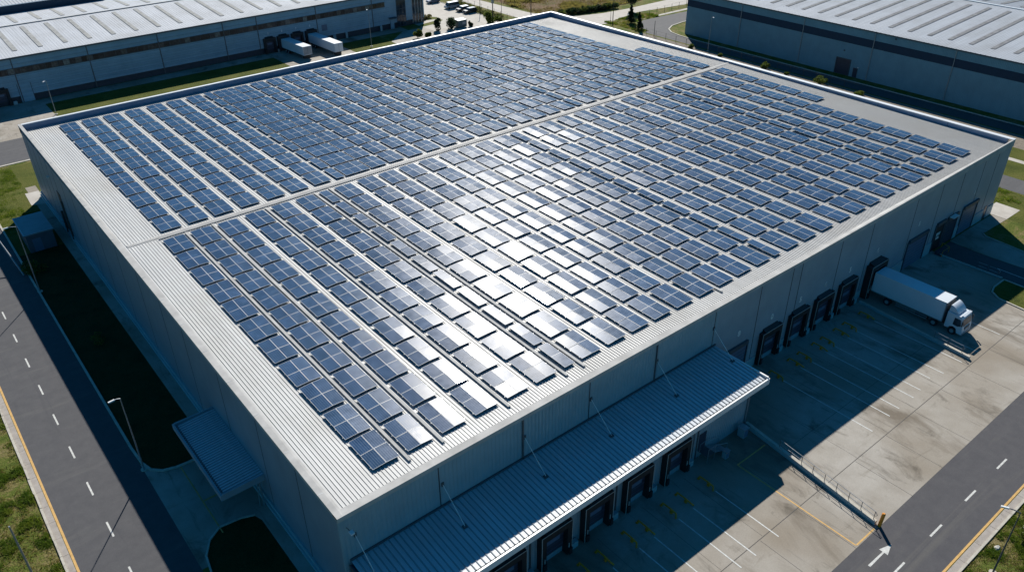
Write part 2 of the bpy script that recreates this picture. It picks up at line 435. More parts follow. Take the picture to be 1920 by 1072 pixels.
# yards
yd = MB()
yd.poly([(-1.6, -22.8), (91, -22.8), (91, -15.7), (91.4, -12.1), (92.5, -10.7), (94, -10.3), (97, -10.3), (97.3, 0), (-1.6, 0)], .03, 'concrete')
for y in (-16.6,): yd.box(-1.6, 91, y - .035, y + .035, .030, .034, 'joint')
for y in (-11.2,): yd.box(46, 74, y - .02, y + .02, .030, .033, 'joint')
for x in list(range(3, 42, 6)) + list(range(49, 92, 6)):
    yd.box(x - .02, x + .02, -22.8, -16.7, .030, .034, 'joint')
    yd.box(x + .6 - .015, x + .6 + .015, -16.5, -7.0 if x < 45 else -.8, .030, .0335, 'joint')
struct(yd.build('yard'))
def blob(cx, cy, rx, ry, seed):
    q = random.Random(seed); n = 22; ph = [q.uniform(0, 6.28) for _ in range(3)]
    return [(cx + rx * math.cos(a) * (1 + .22 * math.sin(3 * a + ph[0]) + .13 * math.sin(5 * a + ph[1]) + .08 * math.sin(9 * a + ph[2])),
             cy + ry * math.sin(a) * (1 + .22 * math.sin(3 * a + ph[0]) + .13 * math.sin(5 * a + ph[1]) + .08 * math.sin(9 * a + ph[2])))
            for a in [2 * math.pi * k / n for k in range(n)]]
ground('driveway', [[(-8.1, 13), (-7.5, 13), (-7.2, 14.2), (-6.2, 15.8), (-5, 16.6), (-3, 16.4), (-1.8, 15.9), (-1.5, 15), (-1.5, -6), (0, -6), (0, 112), (-1.65, 112),
                     (-1.65, 27.1), (-4.4, 27.1), (-6.0, 27.4), (-7.2, 28.1), (-7.9, 29.6), (-8.1, 30)]], .016, 'concrete')
ground('concrete_pad', [[(-.1, 109.2), (-2.2, 109.4), (-2.4, 103.7), (-.1, 103)], [(116.1, -2.6), (121, -2.6), (121.1, 1.2), (116.1, 1.2)]], .026, 'concrete_pale')
ground('forecourt', [rect(-120, 12, 138.6, 161.4), rect(12, 66, 157.2, 161.4), rect(84.5, 107, 157.2, 161.4), rect(66, 84.5, 138.6, 161.4),
                     [(97, 139), (112, 139), (112, 157), (105, 157), (97, 150)]], .014, 'concrete')
ground('car_park', [rect(112, 133.3, 139, 260)], .018, 'concrete_pale')
ground('planter_bed', [[(114, 164.5), (117.5, 162.8), (121, 162.2), (121.5, 164), (118, 170), (115.5, 172)], [(112.2, 157.5), (116, 157.8), (121, 160), (121, 161.2), (115, 160.3), (112.2, 159.6)]], .03, 'grass')
ground('side_drive', [[(97.4, -.4), (97.4, -9), (97.2, -22.8), (103.2, -22.8), (102.3, -11), (102, -7.5), (101.9, -4), (102.2, -.4)]], .022, 'asphalt')
ground('side_path', [[(102.3, -.3), (102, -4), (102.1, -7.5), (102.4, -11), (103.3, -22.8), (109, -22.8), (107.2, -8.8), (107.8, -3), (108.3, -2.4), (116, -2.6), (116, -.3)]], .026, 'concrete')
ground('grass_island', [[(91.3, -22.7), (91.3, -15.7), (91.6, -12.3), (92.6, -11), (94, -10.6), (96.9, -10.6), (96.9, -22.7)]], .05, 'lawn')
# kerbs
kb = MB()
def kerb_line(mb, pts, wdt=.2, h=.13, mat='kerb'):
    for a, b in zip(pts, pts[1:]):
        a = Vector((a[0], a[1], 0)); b = Vector((b[0], b[1], 0)); n = Vector((-(b - a).y, (b - a).x, 0)).normalized() * wdt / 2
        e = (b - a).normalized() * .012
        mb.hexa([(a - n - e), (a + n - e), (b + n + e), (b - n + e), (a - n - e) + Vector((0, 0, h)), (a + n - e) + Vector((0, 0, h)), (b + n + e) + Vector((0, 0, h)), (b - n + e) + Vector((0, 0, h))][0:0] or
                [tuple(a - n - e), tuple(b - n + e), tuple(b + n + e), tuple(a + n - e), tuple(a - n - e + Vector((0, 0, h))), tuple(b - n + e + Vector((0, 0, h))), tuple(b + n + e + Vector((0, 0, h))), tuple(a + n - e + Vector((0, 0, h)))], mat)
kerb_line(kb, [(-8.05, 124), (-8.05, 33), (-7.9, 30), (-7.5, 28.5), (-6.6, 27.6), (-5.4, 27.2), (-4.2, 27.1), (-1.8, 27.1)], .26, .14)
kerb_line(kb, [(-7.6, -8), (-7.6, 12), (-7.25, 14.2), (-6.3, 15.8), (-5, 16.7), (-3, 16.5), (-1.75, 16)], .18, .12)
kerb_line(kb, [(91.2, -22.6), (91.2, -15.7), (91.5, -12.2), (92.5, -10.9), (94, -10.5), (97, -10.5), (97, -22.6)], .22, .15)
kerb_line(kb, [(159.9, -60), (159.9, 98), (160.2, 103), (161.1, 106.8), (163, 109.5), (166.7, 111.5), (172, 112.2), (260, 112.2)], .35, .14)
kerb_line(kb, [(-120, 125.1), (1, 125.1), (112, 125.1)], .5, .1)
kerb_line(kb, [(107.3, -9), (107.9, -3.1), (108.4, -2.5)], .15, .12)
kerb_line(kb, [(133.4, 139), (133.4, 200)], .2, .12)
struct(kb.build('kerb'))
gt = MB()
x = -60.0
while x < 320:                       # gutter slabs south of the front road, with their joints
    gt.box(x, x + 2.97, -29.88, -29.27, 0, .05, 'gutter'); gt.box(x, x + 2.97, -30.1, -29.885, 0, .13, 'kerb'); x += 3
y = -20.0
while y < 126:
    j = R.uniform(-.03, .03)
    gt.box(-17.42, -16.87, y, y + 2.47, 0, .05, 'gutter'); gt.box(-17.64 + j, -17.425, y, y + 2.47, 0, .13 + j, 'kerb'); y += 2.5
struct(gt.build('gutter'))

# markings
mk = MB()
for i in range(-8, 14):
    y = 37.6 + 6.68 * i
    mk.box(-13.17, -13.0, y - 2.25, y, .0242, .0268, 'white_paint')
for i in range(-5, 30):
    x = 52.3 + 6.78 * i
    mk.box(x, x + 2.15, -26.48, -26.3, .0282, .031, 'white_paint')
for (ax, ay) in ((38.1, -24.6), (33.3, -27.5)):
    mk.poly([(ax, ay - .12), (ax + 2.4, ay - .08), (ax + 2.4, ay - .42), (ax + 3.8, ay), (ax + 2.4, ay + .42), (ax + 2.4, ay + .08), (ax, ay + .12)], .031, 'white_paint')
mk.box(-16.83, -16.62, -20, 126, .0242, .0275, 'yellow_paint')
mk.box(-60, 320, -29.2, -29.0, .0282, .031, 'yellow_paint')
struct(mk.build('road_marking'))
ym = MB()
for x, y0, y1 in ((73.9, -4.4, -15.7), (70.1, -4.2, -15.4), (68.0, -4.1, -14.8), (65.1, -4, -15.2), (63.2, -4, -15.4), (60.2, -3.9, -15.3), (58.2, -3.9, -15.3), (54.5, -4, -15.4)):
    ym.box(x - .06, x + .06, y1, y0, .0345, .037, 'white_worn')
for x in (34.7, 31.3, 29.2, 25.8, 23.8, 20.4, 18.2, 14.9, 12.8, 9.4, 7.2):
    ym.box(x - .06, x + .06, -17.5, -10.2, .0345, .037, 'white_worn')
ym.box(39.2, 39.35, -22.6, -9.4, .0345, .037, 'yellow_paint'); ym.box(39.2, 43.9, -9.4, -9.25, .0345, .037, 'yellow_paint')
ym.box(39.36, 42.4, -22.7, -22.55, .0345, .037, 'yellow_paint')
for a, b in ((77.4, .4), (83.2, .4)): ym.box(a - .05, a + .05, -16, -12.5, .0345, .037, 'white_worn')
ym.box(-5.05, -4.93, 15.9, 27.0, .0345, .037, 'yellow_paint'); ym.box(-4.9, -3.0, 20.8, 21.0, .0345, .037, 'yellow_paint')
for (x, y0, y1) in ((99.5, -17, -8.5), (95.0, -10.7, -10.7)):
    if y1 != y0: ym.box(x - .06, x + .06, y0, y1, .0242, .027, 'white_worn')
struct(ym.build('yard_marking'))

# ------------------------------------------------------------------ main warehouse
A, B, H, YR, ZR, ZB = 116.0, 106.5, 12.0, 53.4, 12.44, 11.8
def zroof(y): return H + (ZR - H) * y / YR if y < YR else ZR + (ZB - ZR) * (y - YR) / (B - YR)
def ztrim(y): return H + .06 + (.4) * y / YR if y < YR else 12.46 + (12.8 - 12.46) * (y - YR) / (B - YR)
W = thing('warehouse', 'huge low grey warehouse carrying rows of solar panels on its pale ribbed roof', 'warehouse', (0, 0, 0))
# walls
wl = MB()
wl.hexa([(0, 0, 0), (45.9, 0, 0), (45.9, .3, 0), (0, .3, 0), (0, 0, 11.75), (45.9, 0, 11.75), (45.9, .3, 11.75), (0, .3, 11.75)], 'wall_rib')
wl.box(45.9, A, 0, .3, 0, 11.75, 'wall_front')
for x in (9.3, 18.4, 26.7, 36.0, 45.3, 53.3, 59.4, 61.2, 69.6, 76.8, 87.9, 94.9, 101.1, 107.4, 111.8):
    wl.box(x - .055, x + .055, -.012, 0, 0 if x > 46 else 6.9, 11.7, 'seam')
for x in (18.4, 36.0): wl.box(x - .07, x + .07, -.12, -.012, 6.9, 11.6, 'galv_dark')
wl.build('wall', W)
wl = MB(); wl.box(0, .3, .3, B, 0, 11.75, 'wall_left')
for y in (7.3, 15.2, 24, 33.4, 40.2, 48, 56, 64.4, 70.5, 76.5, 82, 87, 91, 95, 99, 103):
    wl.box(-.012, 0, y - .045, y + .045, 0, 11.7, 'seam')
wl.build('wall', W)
wl = MB(); wl.box(.3, A, B - .3, B, 0, 11.75, 'wall_front'); wl.box(A - .3, A, .3, B - .3, 0, 11.75, 'wall_front'); wl.build('wall', W)
# ribbed roof sheets
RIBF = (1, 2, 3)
def ribs(mb, x0, x1, ya, za, yb, zb, pitch, rw, rh, mat, rmat=None):
    """sheet with trapezoid ribs running in y; z given at both ends"""
    k = mb.mi(mat); kr = mb.mi(rmat) if rmat else k; x = x0; prof = [(x0, 0)]
    while x + pitch < x1:
        prof += [(x + pitch - rw, 0), (x + pitch - rw * .72, rh), (x + pitch - rw * .28, rh), (x + pitch, 0)]; x += pitch
    prof.append((x1, 0)); i = len(mb.v); n = len(prof)
    mb.v += [(p[0], ya, za + p[1]) for p in prof] + [(p[0], yb, zb + p[1]) for p in prof]
    for j in range(n - 1):
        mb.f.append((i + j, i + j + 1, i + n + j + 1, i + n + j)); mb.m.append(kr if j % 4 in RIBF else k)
def ribs_x(mb, y0, y1, xa, za, xb, zb, pitch, rw, rh, mat, rmat=None):
    k = mb.mi(mat); kr = mb.mi(rmat) if rmat else k; y = y0; prof = [(y0, 0)]
    while y + pitch < y1:
        prof += [(y + pitch - rw, 0), (y + pitch - rw * .72, rh), (y + pitch - rw * .28, rh), (y + pitch, 0)]; y += pitch
    prof.append((y1, 0)); i = len(mb.v); n = len(prof)
    mb.v += [(xa, p[0], za + p[1]) for p in prof] + [(xb, p[0], zb + p[1]) for p in prof]
    for j in range(n - 1):
        mb.f.append((i + j, i + n + j, i + n + j + 1, i + j + 1)); mb.m.append(kr if j % 4 in RIBF else k)
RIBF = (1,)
rf = MB(); ribs(rf, .62, A - .6, .60, zroof(.60), YR, ZR, .335, .12, .05, 'roof', 'rib_side_shade'); rf.build('roof_sheet', W)
rf = MB(); ribs(rf, .62, A - .6, YR, ZR, B - .45, ZB, .335, .12, .05, 'roof', 'rib_side_shade'); rf.build('roof_sheet', W)
RIBF = (1, 2, 3)
rc = MB()
rc.ring('x', [(YR - .3, ZR + .02), (YR, ZR + .03), (YR + .3, ZR + .02), (YR + .3, ZR + .05), (YR, ZR + .11), (YR - .3, ZR + .05)][::-1], .9, A - .65, 'trim')
rc.build('ridge_cap', W)
# verge trim along the left gable (follows the slope)
for (ya, yb) in ((0, YR), (YR, B)):
    tr = MB()
    za, zb = ztrim(ya), ztrim(yb)
    def sect(y, z):
        return [(-.07, y, z - .42), (-.07, y, z), (.42, y, z + .01), (.66, y, zroof(y) + .03), (.66, y, zroof(y) - .1), (.05, y, z - .42)]
    a, b = sect(ya, za), sect(yb, zb); i = len(tr.v); tr.v += a + b; n = len(a); k = tr.mi('trim')
    for j in range(n):
        q = (j + 1) % n; tr.f.append((i + j, i + n + j, i + n + q, i + q)); tr.m.append(k)
    tr.f.append(tuple(range(i, i + n))); tr.m.append(k); tr.f.append(tuple(reversed(range(i + n, i + 2 * n)))); tr.m.append(k)
    for s in range(int((yb - ya) / 6)):
        y = ya + 3 + s * 6; z = za + (zb - za) * (y - ya) / (yb - ya)
        tr.box(-.078, .4, y - .02, y + .02, z + .002, z + .018, 'galv')
    tr.build('verge_trim', W)
# eave trim on the front, lifting towards the right-hand parapet
et = MB()
xs = [-.07, 30, 60, 80, 95, 106, A]
def zt(x): return 12.06 + (0 if x < 60 else .70 * ((x - 60) / (A - 60)) ** 1.15)
for a, b in zip(xs, xs[1:]):
    za, zb = zt(a), zt(b)
    et.hexa([(a, -.12, 11.6), (b, -.12, 11.6), (b, .1, 11.6), (a, .1, 11.6), (a, -.12, za), (b, -.12, zb), (b, .1, zb), (a, .1, za)], 'trim')
    et.hexa([(a, .102, 11.8), (b, .102, 11.8), (b, .66, 11.8), (a, .66, 11.8), (a, .102, za - .004), (b, .102, zb - .004), (b, .66, 12.045), (a, .66, 12.045)], 'trim')
et.build('eave_trim', W)
# parapets
pp = MB()
def para_b(x0, x1):
    pp.box(x0, x1, B - .42, B, 11.4, 12.72, 'parapet'); pp.box(x0, x1, B - .47, B + .06, 12.722, 12.8, 'trim_bright')
para_b(-.06, A)
pp.box(-.06, -.002, B - .42, B, 0 + 11.4, 12.7, 'wall_left')
pp.build('parapet', W)
pp = MB()
pp.box(A - .62, A, .8, B - .48, 11.4, 12.72, 'parapet'); pp.box(A - .68, A + .06, -.12, B - .475, 12.722, 12.805, 'trim_bright')
for y in range(10, 106, 12): pp.box(A - .632, A - .62, y - .03, y + .03, 12.1, 12.7, 'seam')
pp.build('parapet', W)
# plinths
pl = MB()
pl.box(-.34, -.002, 0.2, B, .016, .42, 'plinth')
pl.box(-.18, -.0135, .2, B, .42, .9, 'plinth')
pl.build('plinth', W)
for a, b in ((46.2, 48.3), (52.3, 54.3), (58.6, 60.1), (64.3, 65.5), (69.7, 71.0), (75.2, 77.4), (82.0, 88.1), (94.1, 96.2), (103.0, 104.2), (109.2, 112.7), (113.9, A)):
    pl = MB(); pl.box(a, b, -.10, -.0135, 0, 1.9 if a > 80 else 1.35, 'plinth'); pl.build('plinth', W)
# dock bays of the tall front wall
def dock(x, y, wd, ht, z0, prot, num, parent, numz=1.5, frame=True):
    s = MB()
    x0, x1 = x - wd / 2, x + wd / 2
    s.hexa([(x0, y - prot, z0), (x0 + .55, y - prot, z0), (x0 + .55, y, z0), (x0, y, z0), (x0, y - prot, ht), (x0 + .55, y - prot, ht), (x0 + .55, y, ht), (x0, y, ht)], 'rubber')
    s.box(x1 - .55, x1, y - prot, y, z0, ht, 'rubber')
    s.hexa([(x0 + .552, y - prot, ht - .75), (x1 - .552, y - prot, ht - .75), (x1 - .552, y, ht - .75), (x0 + .552, y, ht - .75),
            (x0 + .552, y - prot, ht), (x1 - .552, y - prot, ht), (x1 - .552, y, ht + .35), (x0 + .552, y, ht + .35)], 'rubber')
    sh = s.build('dock_shelter', parent)
    if frame:
        e = MB(); g = .03
        yy = y - prot
        e.box(x0 - .03, x0 + .04, yy - g, yy - .002, z0, ht + .04, 'frame_mid'); e.box(x1 - .04, x1 + .03, yy - g, yy - .002, z0, ht + .04, 'frame_mid')
        e.box(x0 + .042, x1 - .042, yy - g, yy - .002, ht - .03, ht + .04, 'frame_mid'); e.box(x0 + .3, x0 + .38, yy - .05, yy - .002, z0 + .5, z0 + 1.5, 'frame_mid')
        e.box(x1 - .42, x1 - .34, yy - .05, yy - .002, z0 + .5, z0 + 1.5, 'frame_mid')
        e.build('frame', sh)
    dd = MB(); dd.box(x0 + .56, x1 - .56, y - .12, y - .02, z0 + .8, ht - .76, 'door_dark')
    for k in range(4): dd.box(x0 + .56, x1 - .56, y - .128, y - .121, z0 + 1.2 + k * .6, z0 + 1.23 + k * .6, 'door_blue')
    dd.box(x0 + 1.0, x1 - 1.0, y - .14, y - .129, z0 + 2.1, z0 + 2.6, 'door_blue')
    dd.build('door', sh)
    for xb in (x0 + .1, x1 - .45):
        bp = MB(); bp.box(xb, xb + .35, y - prot - .22, y - prot - .032, .25, 1.0, 'rubber'); bp.build('bumper', sh)
    ft = MB(); ft.box(x1 + .15, x1 + .95, y - .55, y - .11, 0.03, .75, 'plinth'); ft.build('footing', parent)
    if num:
        text_part(num, 1.0, (x, y - .04, ht + numz), (math.pi / 2, 0, 0), 'frame_pale', 'dock_number', parent, .015)
for x, num in ((56.5, '0'), (62.2, '5'), (67.6, '6'), (73.1, '5')): dock(x, 0, 3.9, 4.5, .06, .55, num, W)
dock(79.6, 0, 4.0, 4.9, .06, .9, '6', W, 1.6)
dn = text_part('8', 1.0, (50.2, -.04, 6.4), (math.pi / 2, 0, 0), 'frame_pale', 'dock_number', W, .015)
text_part('5', .9, (90.2, -.04, 6.9), (math.pi / 2, 0, 0), 'frame_pale', 'dock_number', W, .015)
text_part('1', .9, (106.8, -.04, 6.6), (math.pi / 2, 0, 0), 'frame_pale', 'dock_number', W, .015)
def roller(x0, x1, ht, mat, parent=W, y=0.0, z0=.04):
    s = MB(); s.box(x0, x1, y - .045, y - .014, z0, ht, mat)
    n = int((ht - z0) / .5)
    for k in range(n): s.box(x0, x1, y - .053, y - .046, z0 + .45 + k * .5, z0 + .48 + k * .5, 'seam')
    ob = s.build('roller_door', parent)
    e = MB()
    e.box(x0 - .18, x0 - .002, y - .16, y - .014, z0, ht + .18, 'trim_dark'); e.box(x1 + .002, x1 + .18, y - .16, y - .014, z0, ht + .18, 'trim_dark'); e.box(x0, x1, y - .3, y - .014, ht + .002, ht + .5, 'trim_dark')
    e.build('frame', ob)
    return ob
roller(48.5, 52.1, 4.3, 'door_blue'); roller(88.4, 93.8, 4.4, 'door_blue'); roller(99.6, 102.8, 4.3, 'door_dark'); roller(104.4, 109.0, 4.5, 'door_blue')
sd = MB(); sd.box(112.9, 113.8, -.05, -.014, .03, 2.3, 'door_dark'); sd.build('door', W)
rd = roller(96.4, 98.9, 4.4, 'rubber')
text_part('EIW', .62, (97.6, -.09, 2.75), (math.pi / 2, 0, 0), 'frame_pale', 'sign_lettering', rd, .012)
text_part('Lda', .62, (97.6, -.09, 2.15), (math.pi / 2, 0, 0), 'frame_pale', 'sign_lettering', rd, .012)
sg = MB(); sg.box(99.4, 101.1, -.95, -.31, 4.95, 5.05, 'frame_pale'); sg.build('door_hood', W)
# annex under the ribbed lean-to roof
AX1, AY, AZ0, AZ1 = 46.1, -7.15, 6.3, 6.85
an = MB()
an.box(.4, 45.0, -5.9, -5.7, .03, 6.0, 'wall_annex'); an.box(44.8, 45.0, -5.698, -.001, .03, 6.2, 'wall_front'); an.box(.4, .6, -5.698, -.001, .03, 6.2, 'wall_left')
for x in (5.9, 14.3, 24.9, 36.6, 44.9): an.box(x - .08, x + .08, -5.99, -5.901, .03, 5.9, 'galv_dark')
an.build('annex_wall', W)
ar = MB(); ribs(ar, .5, AX1 - .25, AY + .35, AZ0 + .02, -.02, AZ1, .50, .13, .06, 'roof_annex', 'rib_seam_shade')
ar.box(.45, AX1 - .25, AY + .25, -.02, 6.0, 6.28, 'trim_dark'); ar.build('annex_roof', W)
af = MB()
af.box(.3, AX1, AY, AY + .16, 5.75, AZ0 + .16, 'trim_bright'); af.box(.3, AX1, AY + .162, AY + .34, 5.75, AZ0 - .03, 'trim_dark')
af.box(AX1 - .18, AX1, AY + .162, -.16, 5.75, AZ0 + .30, 'trim_bright'); af.box(.3, .45, AY + .162, -.16, 5.75, AZ0 + .3, 'trim_dark')
af.box(.45, AX1 - .2, -.12, -.021, AZ1 - .1, AZ1 + .22, 'trim_dark')
af.build('annex_fascia', W)
for x in (1.2, 9.6, 18.6, 26.9, 36.2, 45.2):
    t = MB(); yb = -2.9; zb = AZ1 + (AZ0 - AZ1) * 2.9 / 7.1 + .1
    t.tube((x, -.05, 9.4), (x + .1, yb, zb), .032, 'frame_pale'); t.box(x - .1, x + .3, yb - .18, yb + .18, zb - .12, zb + .02, 'galv_dark'); t.box(x - .12, x + .12, -.11, -.013, 9.2, 9.6, 'galv_dark')
    t.build('tie_rod', W)
for x in (11.6, 16.9, 22.1, 27.5, 33.0): dock(x, -5.9, 3.6, 4.35, .06, .7, None, W)
ls = MB(); ls.box(36.9, 38.0, -5.96, -5.902, .9, 3.1, 'door_dark'); ls.build('door', W)
dp = MB(); dp.tube((44.7, -6.0, .05), (44.7, -6.0, 5.8), .09, 'galv', n=10); dp.build('downpipe', W)
dp = MB(); dp.tube((35.9, -6.02, .05), (35.9, -6.02, 5.8), .07, 'galv', n=10); dp.build('downpipe', W)
# ladder stair to the door in the annex wall
st = MB()
for k in range(5): st.box(38.1 + k * .42, 38.45 + k * .42, -7.2, -6.1, .9 - k * .19, .94 - k * .19, 'galv')
st.tube((38.1, -7.2, .95), (40.2, -7.2, .08), .03, 'galv'); st.tube((38.1, -6.1, .95), (40.2, -6.1, .08), .03, 'galv')
for yy in (-7.2, -6.1):
    st.tube((37.0, yy, 1.9), (38.1, yy, 1.9), .025, 'galv'); st.tube((38.1, yy, 1.9), (40.2, yy, 1.0), .025, 'galv'); st.tube((40.2, yy, .05), (40.2, yy, 1.0), .025, 'galv'); st.tube((37.0, yy, .05), (37.0, yy, 1.9), .03, 'galv'); st.tube((38.1, yy, .05), (38.1, yy, 1.9), .025, 'galv')
st.box(36.95, 38.1, -7.2, -6.0, .88, .93, 'galv_dark'); st.build('stair', W)
wp_ = MB(); wp_.tube((.6, -.02, 10.6), (.6, -.7, 10.8), .03, 'galv_dark'); wp_.box(.45, .78, -1.1, -.68, 10.72, 10.86, 'frame_pale'); wp_.build('wall_lamp', W)
# side canopy
cn = MB(); ribs_x(cn, 16.3, 28.6, -4.05, 3.95, -.02, 4.15, .36, .12, .06, 'roof_annex', 'rib_seam_shade'); cn.box(-4.0, -.02, 16.35, 28.55, 3.6, 3.9, 'trim_dark'); cn.build('side_canopy_roof', W)
cn = MB(); cn.box(-4.3, -4.1, 16.1, 28.8, 3.5, 4.16, 'fascia_grey'); cn.box(-4.098, -.02, 16.1, 16.28, 3.5, 4.22, 'fascia_grey'); cn.box(-4.098, -.02, 28.62, 28.8, 3.5, 4.22, 'fascia_grey'); cn.box(-4.06, -3.86, 16.3, 28.6, 3.91, 3.96, 'trim_dark')
cn.build('side_canopy_fascia', W)
for y in (16.6, 28.3):
    cn = MB(); cn.tube((-.5, y, .02), (-.5, y, 3.6), .09, 'galv'); cn.tube((-.9, y + .15, .02), (-.6, y + .15, 3.6), .05, 'galv'); cn.build('canopy_post', W)
cn = MB(); cn.box(-.05, -.013, 18.5, 23.5, .03, 3.4, 'door_dark'); cn.build('roller_door', W)
cn = MB(); cn.box(-.06, -.013, 86.4, 88.3, .9, 7.6, 'seam'); cn.tube((-.2, 85.6, .4), (-.2, 85.6, 6.8), .12, 'pole_dark'); cn.tube((-.2, 88.8, .4), (-.2, 88.8, 4.0), .16, 'pole_dark'); cn.build('duct', W)
cn = MB(); cn.box(-.35, -.013, 91.6, 91.9, 8.6, 8.8, 'frame_pale'); cn.build('wall_lamp', W)

# ------------------------------------------------------------------ solar arrays
fx = [4.66, 8.04, 11.5, 15.1, 18.7, 22.15, (25.7, 1), 27.95, 31.5, 34.9, 38.3, 41.75, 45.3, 48.65, 52.0, 55.55, (58.85, 1), 61.3, 64.85, 68.6, 72.45, 76.1, 79.6, 83.5, 87.2, 90.85, (94.25, 1), 96.7, 100.8, 104.75]
bx = [5.35, 8.85, 12.25, 15.8, 19.45, 22.95, 26.45, (29.75, 1), (31.35, 3), 35.4, 38.5, 41.75, 45.0, 48.2, 51.45, 54.85, 58.2, (61.5, 1), 63.4, 66.5, 69.6, 72.8, (75.9, 1), 78.0, 81.2, 84.5, 87.8, 91.1, 94.4, 97.7, 101.0, 104.5]
TILT = math.radians(2.0)
MW, ML = 1.27, 2.02
def module_mesh(side):
    """one framed module, low edge outside; local origin = block corner (x0,y0,0 = roof surface)"""
    mb = MB()
    s = math.sin(TILT) * (1 if side == 0 else -1)
    def z(x): return .17 + (x * math.tan(TILT) if side == 0 else (MW - x) * math.tan(TILT))
    fw = .024
    def quad(xa, xb, ya, yb, mat, dz=0):
        mb.face([(xa, ya, z(xa) + dz), (xb, ya, z(xb) + dz), (xb, yb, z(xb) + dz), (xa, yb, z(xa) + dz)], mat)
    quad(fw, MW - fw, fw, ML - fw, 'pv', 0)
    for a in ((0, fw, 0, ML), (MW - fw, MW, 0, ML), (fw, MW - fw, 0, fw), (fw, MW - fw, ML - fw, ML)): quad(*a, 'pv_frame', .004)
    for (xa, ya, xb, yb) in ((0, 0, MW, 0), (MW, 0, MW, ML), (MW, ML, 0, ML), (0, ML, 0, 0)):
        mb.face([(xa, ya, z(xa) - .045), (xb, yb, z(xb) - .045), (xb, yb, z(xb) + .004), (xa, ya, z(xa) + .004)], 'pv_frame')
    mb.face([(0, ML, z(0) - .045), (MW, ML, z(MW) - .045), (MW, 0, z(MW) - .045), (0, 0, z(0) - .045)], 'rubber')
    return mb
def to_mesh(mb, name, uvface=None):
    me = bpy.data.meshes.new(name); me.from_pydata(mb.v, [], mb.f)
    for k in mb.mats: me.materials.append(M[k])
    me.polygons.foreach_set('material_index', mb.m)
    uvl = me.uv_layers.new(name='UVMap')
    pvk = mb.mats.index('pv') if 'pv' in mb.mats else -1
    sq = [(0, 0), (1, 0), (1, 1), (0, 1)]
    for p in me.polygons:
        for j, li in enumerate(p.loop_indices):
            uvl.data[li].uv = sq[j % 4] if p.material_index == pvk else (.5, .5)
    me.update(); return me
mesh_m = [to_mesh(module_mesh(0), 'solar_module'), to_mesh(module_mesh(1), 'solar_module')]
def frame_mb(cols):
    mb = MB(); wd = cols * (MW + .02)
    for y in (.35, 1.65, 2.45, 3.75):
        mb.box(-.06, wd + .04, y - .03, y + .03, .085, .135, 'rail')
        for x in [.1 + k * (wd - .2) / (2 if cols > 1 else 1) for k in range(3 if cols > 1 else 2)]: mb.box(x - .035, x + .035, y - .06, y + .06, .0, .085, 'rail')
    for x in (.5, wd - .5): mb.box(x - .025, x + .025, .3, 3.8, .05, .084, 'rail')
    return mb
mesh_f = {c: to_mesh(frame_mb(c), 'mounting_frame') for c in (1, 2, 3)}
blocks = []
def rowspec(r): return (r, 2) if not isinstance(r, tuple) else r
ORD = ['first', 'second', 'third', 'fourth', 'fifth', 'sixth', 'seventh', 'eighth', 'ninth', 'tenth', 'eleventh', 'twelfth', 'thirteenth', 'fourteenth', 'fifteenth', 'sixteenth', 'seventeenth', 'eighteenth', 'nineteenth', 'twentieth']
def ordw(i):
    if i < 20: return ORD[i]
    return ('twenty-' + ORD[i - 20]) if i < 29 else ('thirtieth' if i == 29 else 'thirty-' + ORD[i - 30])
for ri, r in enumerate(fx):
    x, c = rowspec(r)
    for i in range(11): blocks.append((x, 2.5 + 4.53 * i, c, 0, ri, i))
for i in range(6, 11): blocks.append((108.9, 2.5 + 4.53 * i, 2, 0, 30, i))
for ri, r in enumerate(bx):
    x, c = rowspec(r)
    for i in range(11): blocks.append((x, 54.3 + 4.56 * i, c, 1, ri, i))
for i in range(0, 4): blocks.append((108.3, 54.3 + 4.56 * i, 2, 1, 32, i))
def bz(y): return zroof(y)
blocks.sort(key=lambda b: (Vector((b[0] + 1.2, b[1] + 2, 12)) - C).length)
protos = {}
stuff = MB(); stuff_uv = []
slopeF = math.atan2(ZR - H, YR); slopeB = math.atan2(ZB - ZR, B - YR)
cell = {0: module_mesh(0), 1: module_mesh(1)}
fmb = {c: frame_mb(c) for c in (1, 2, 3)}
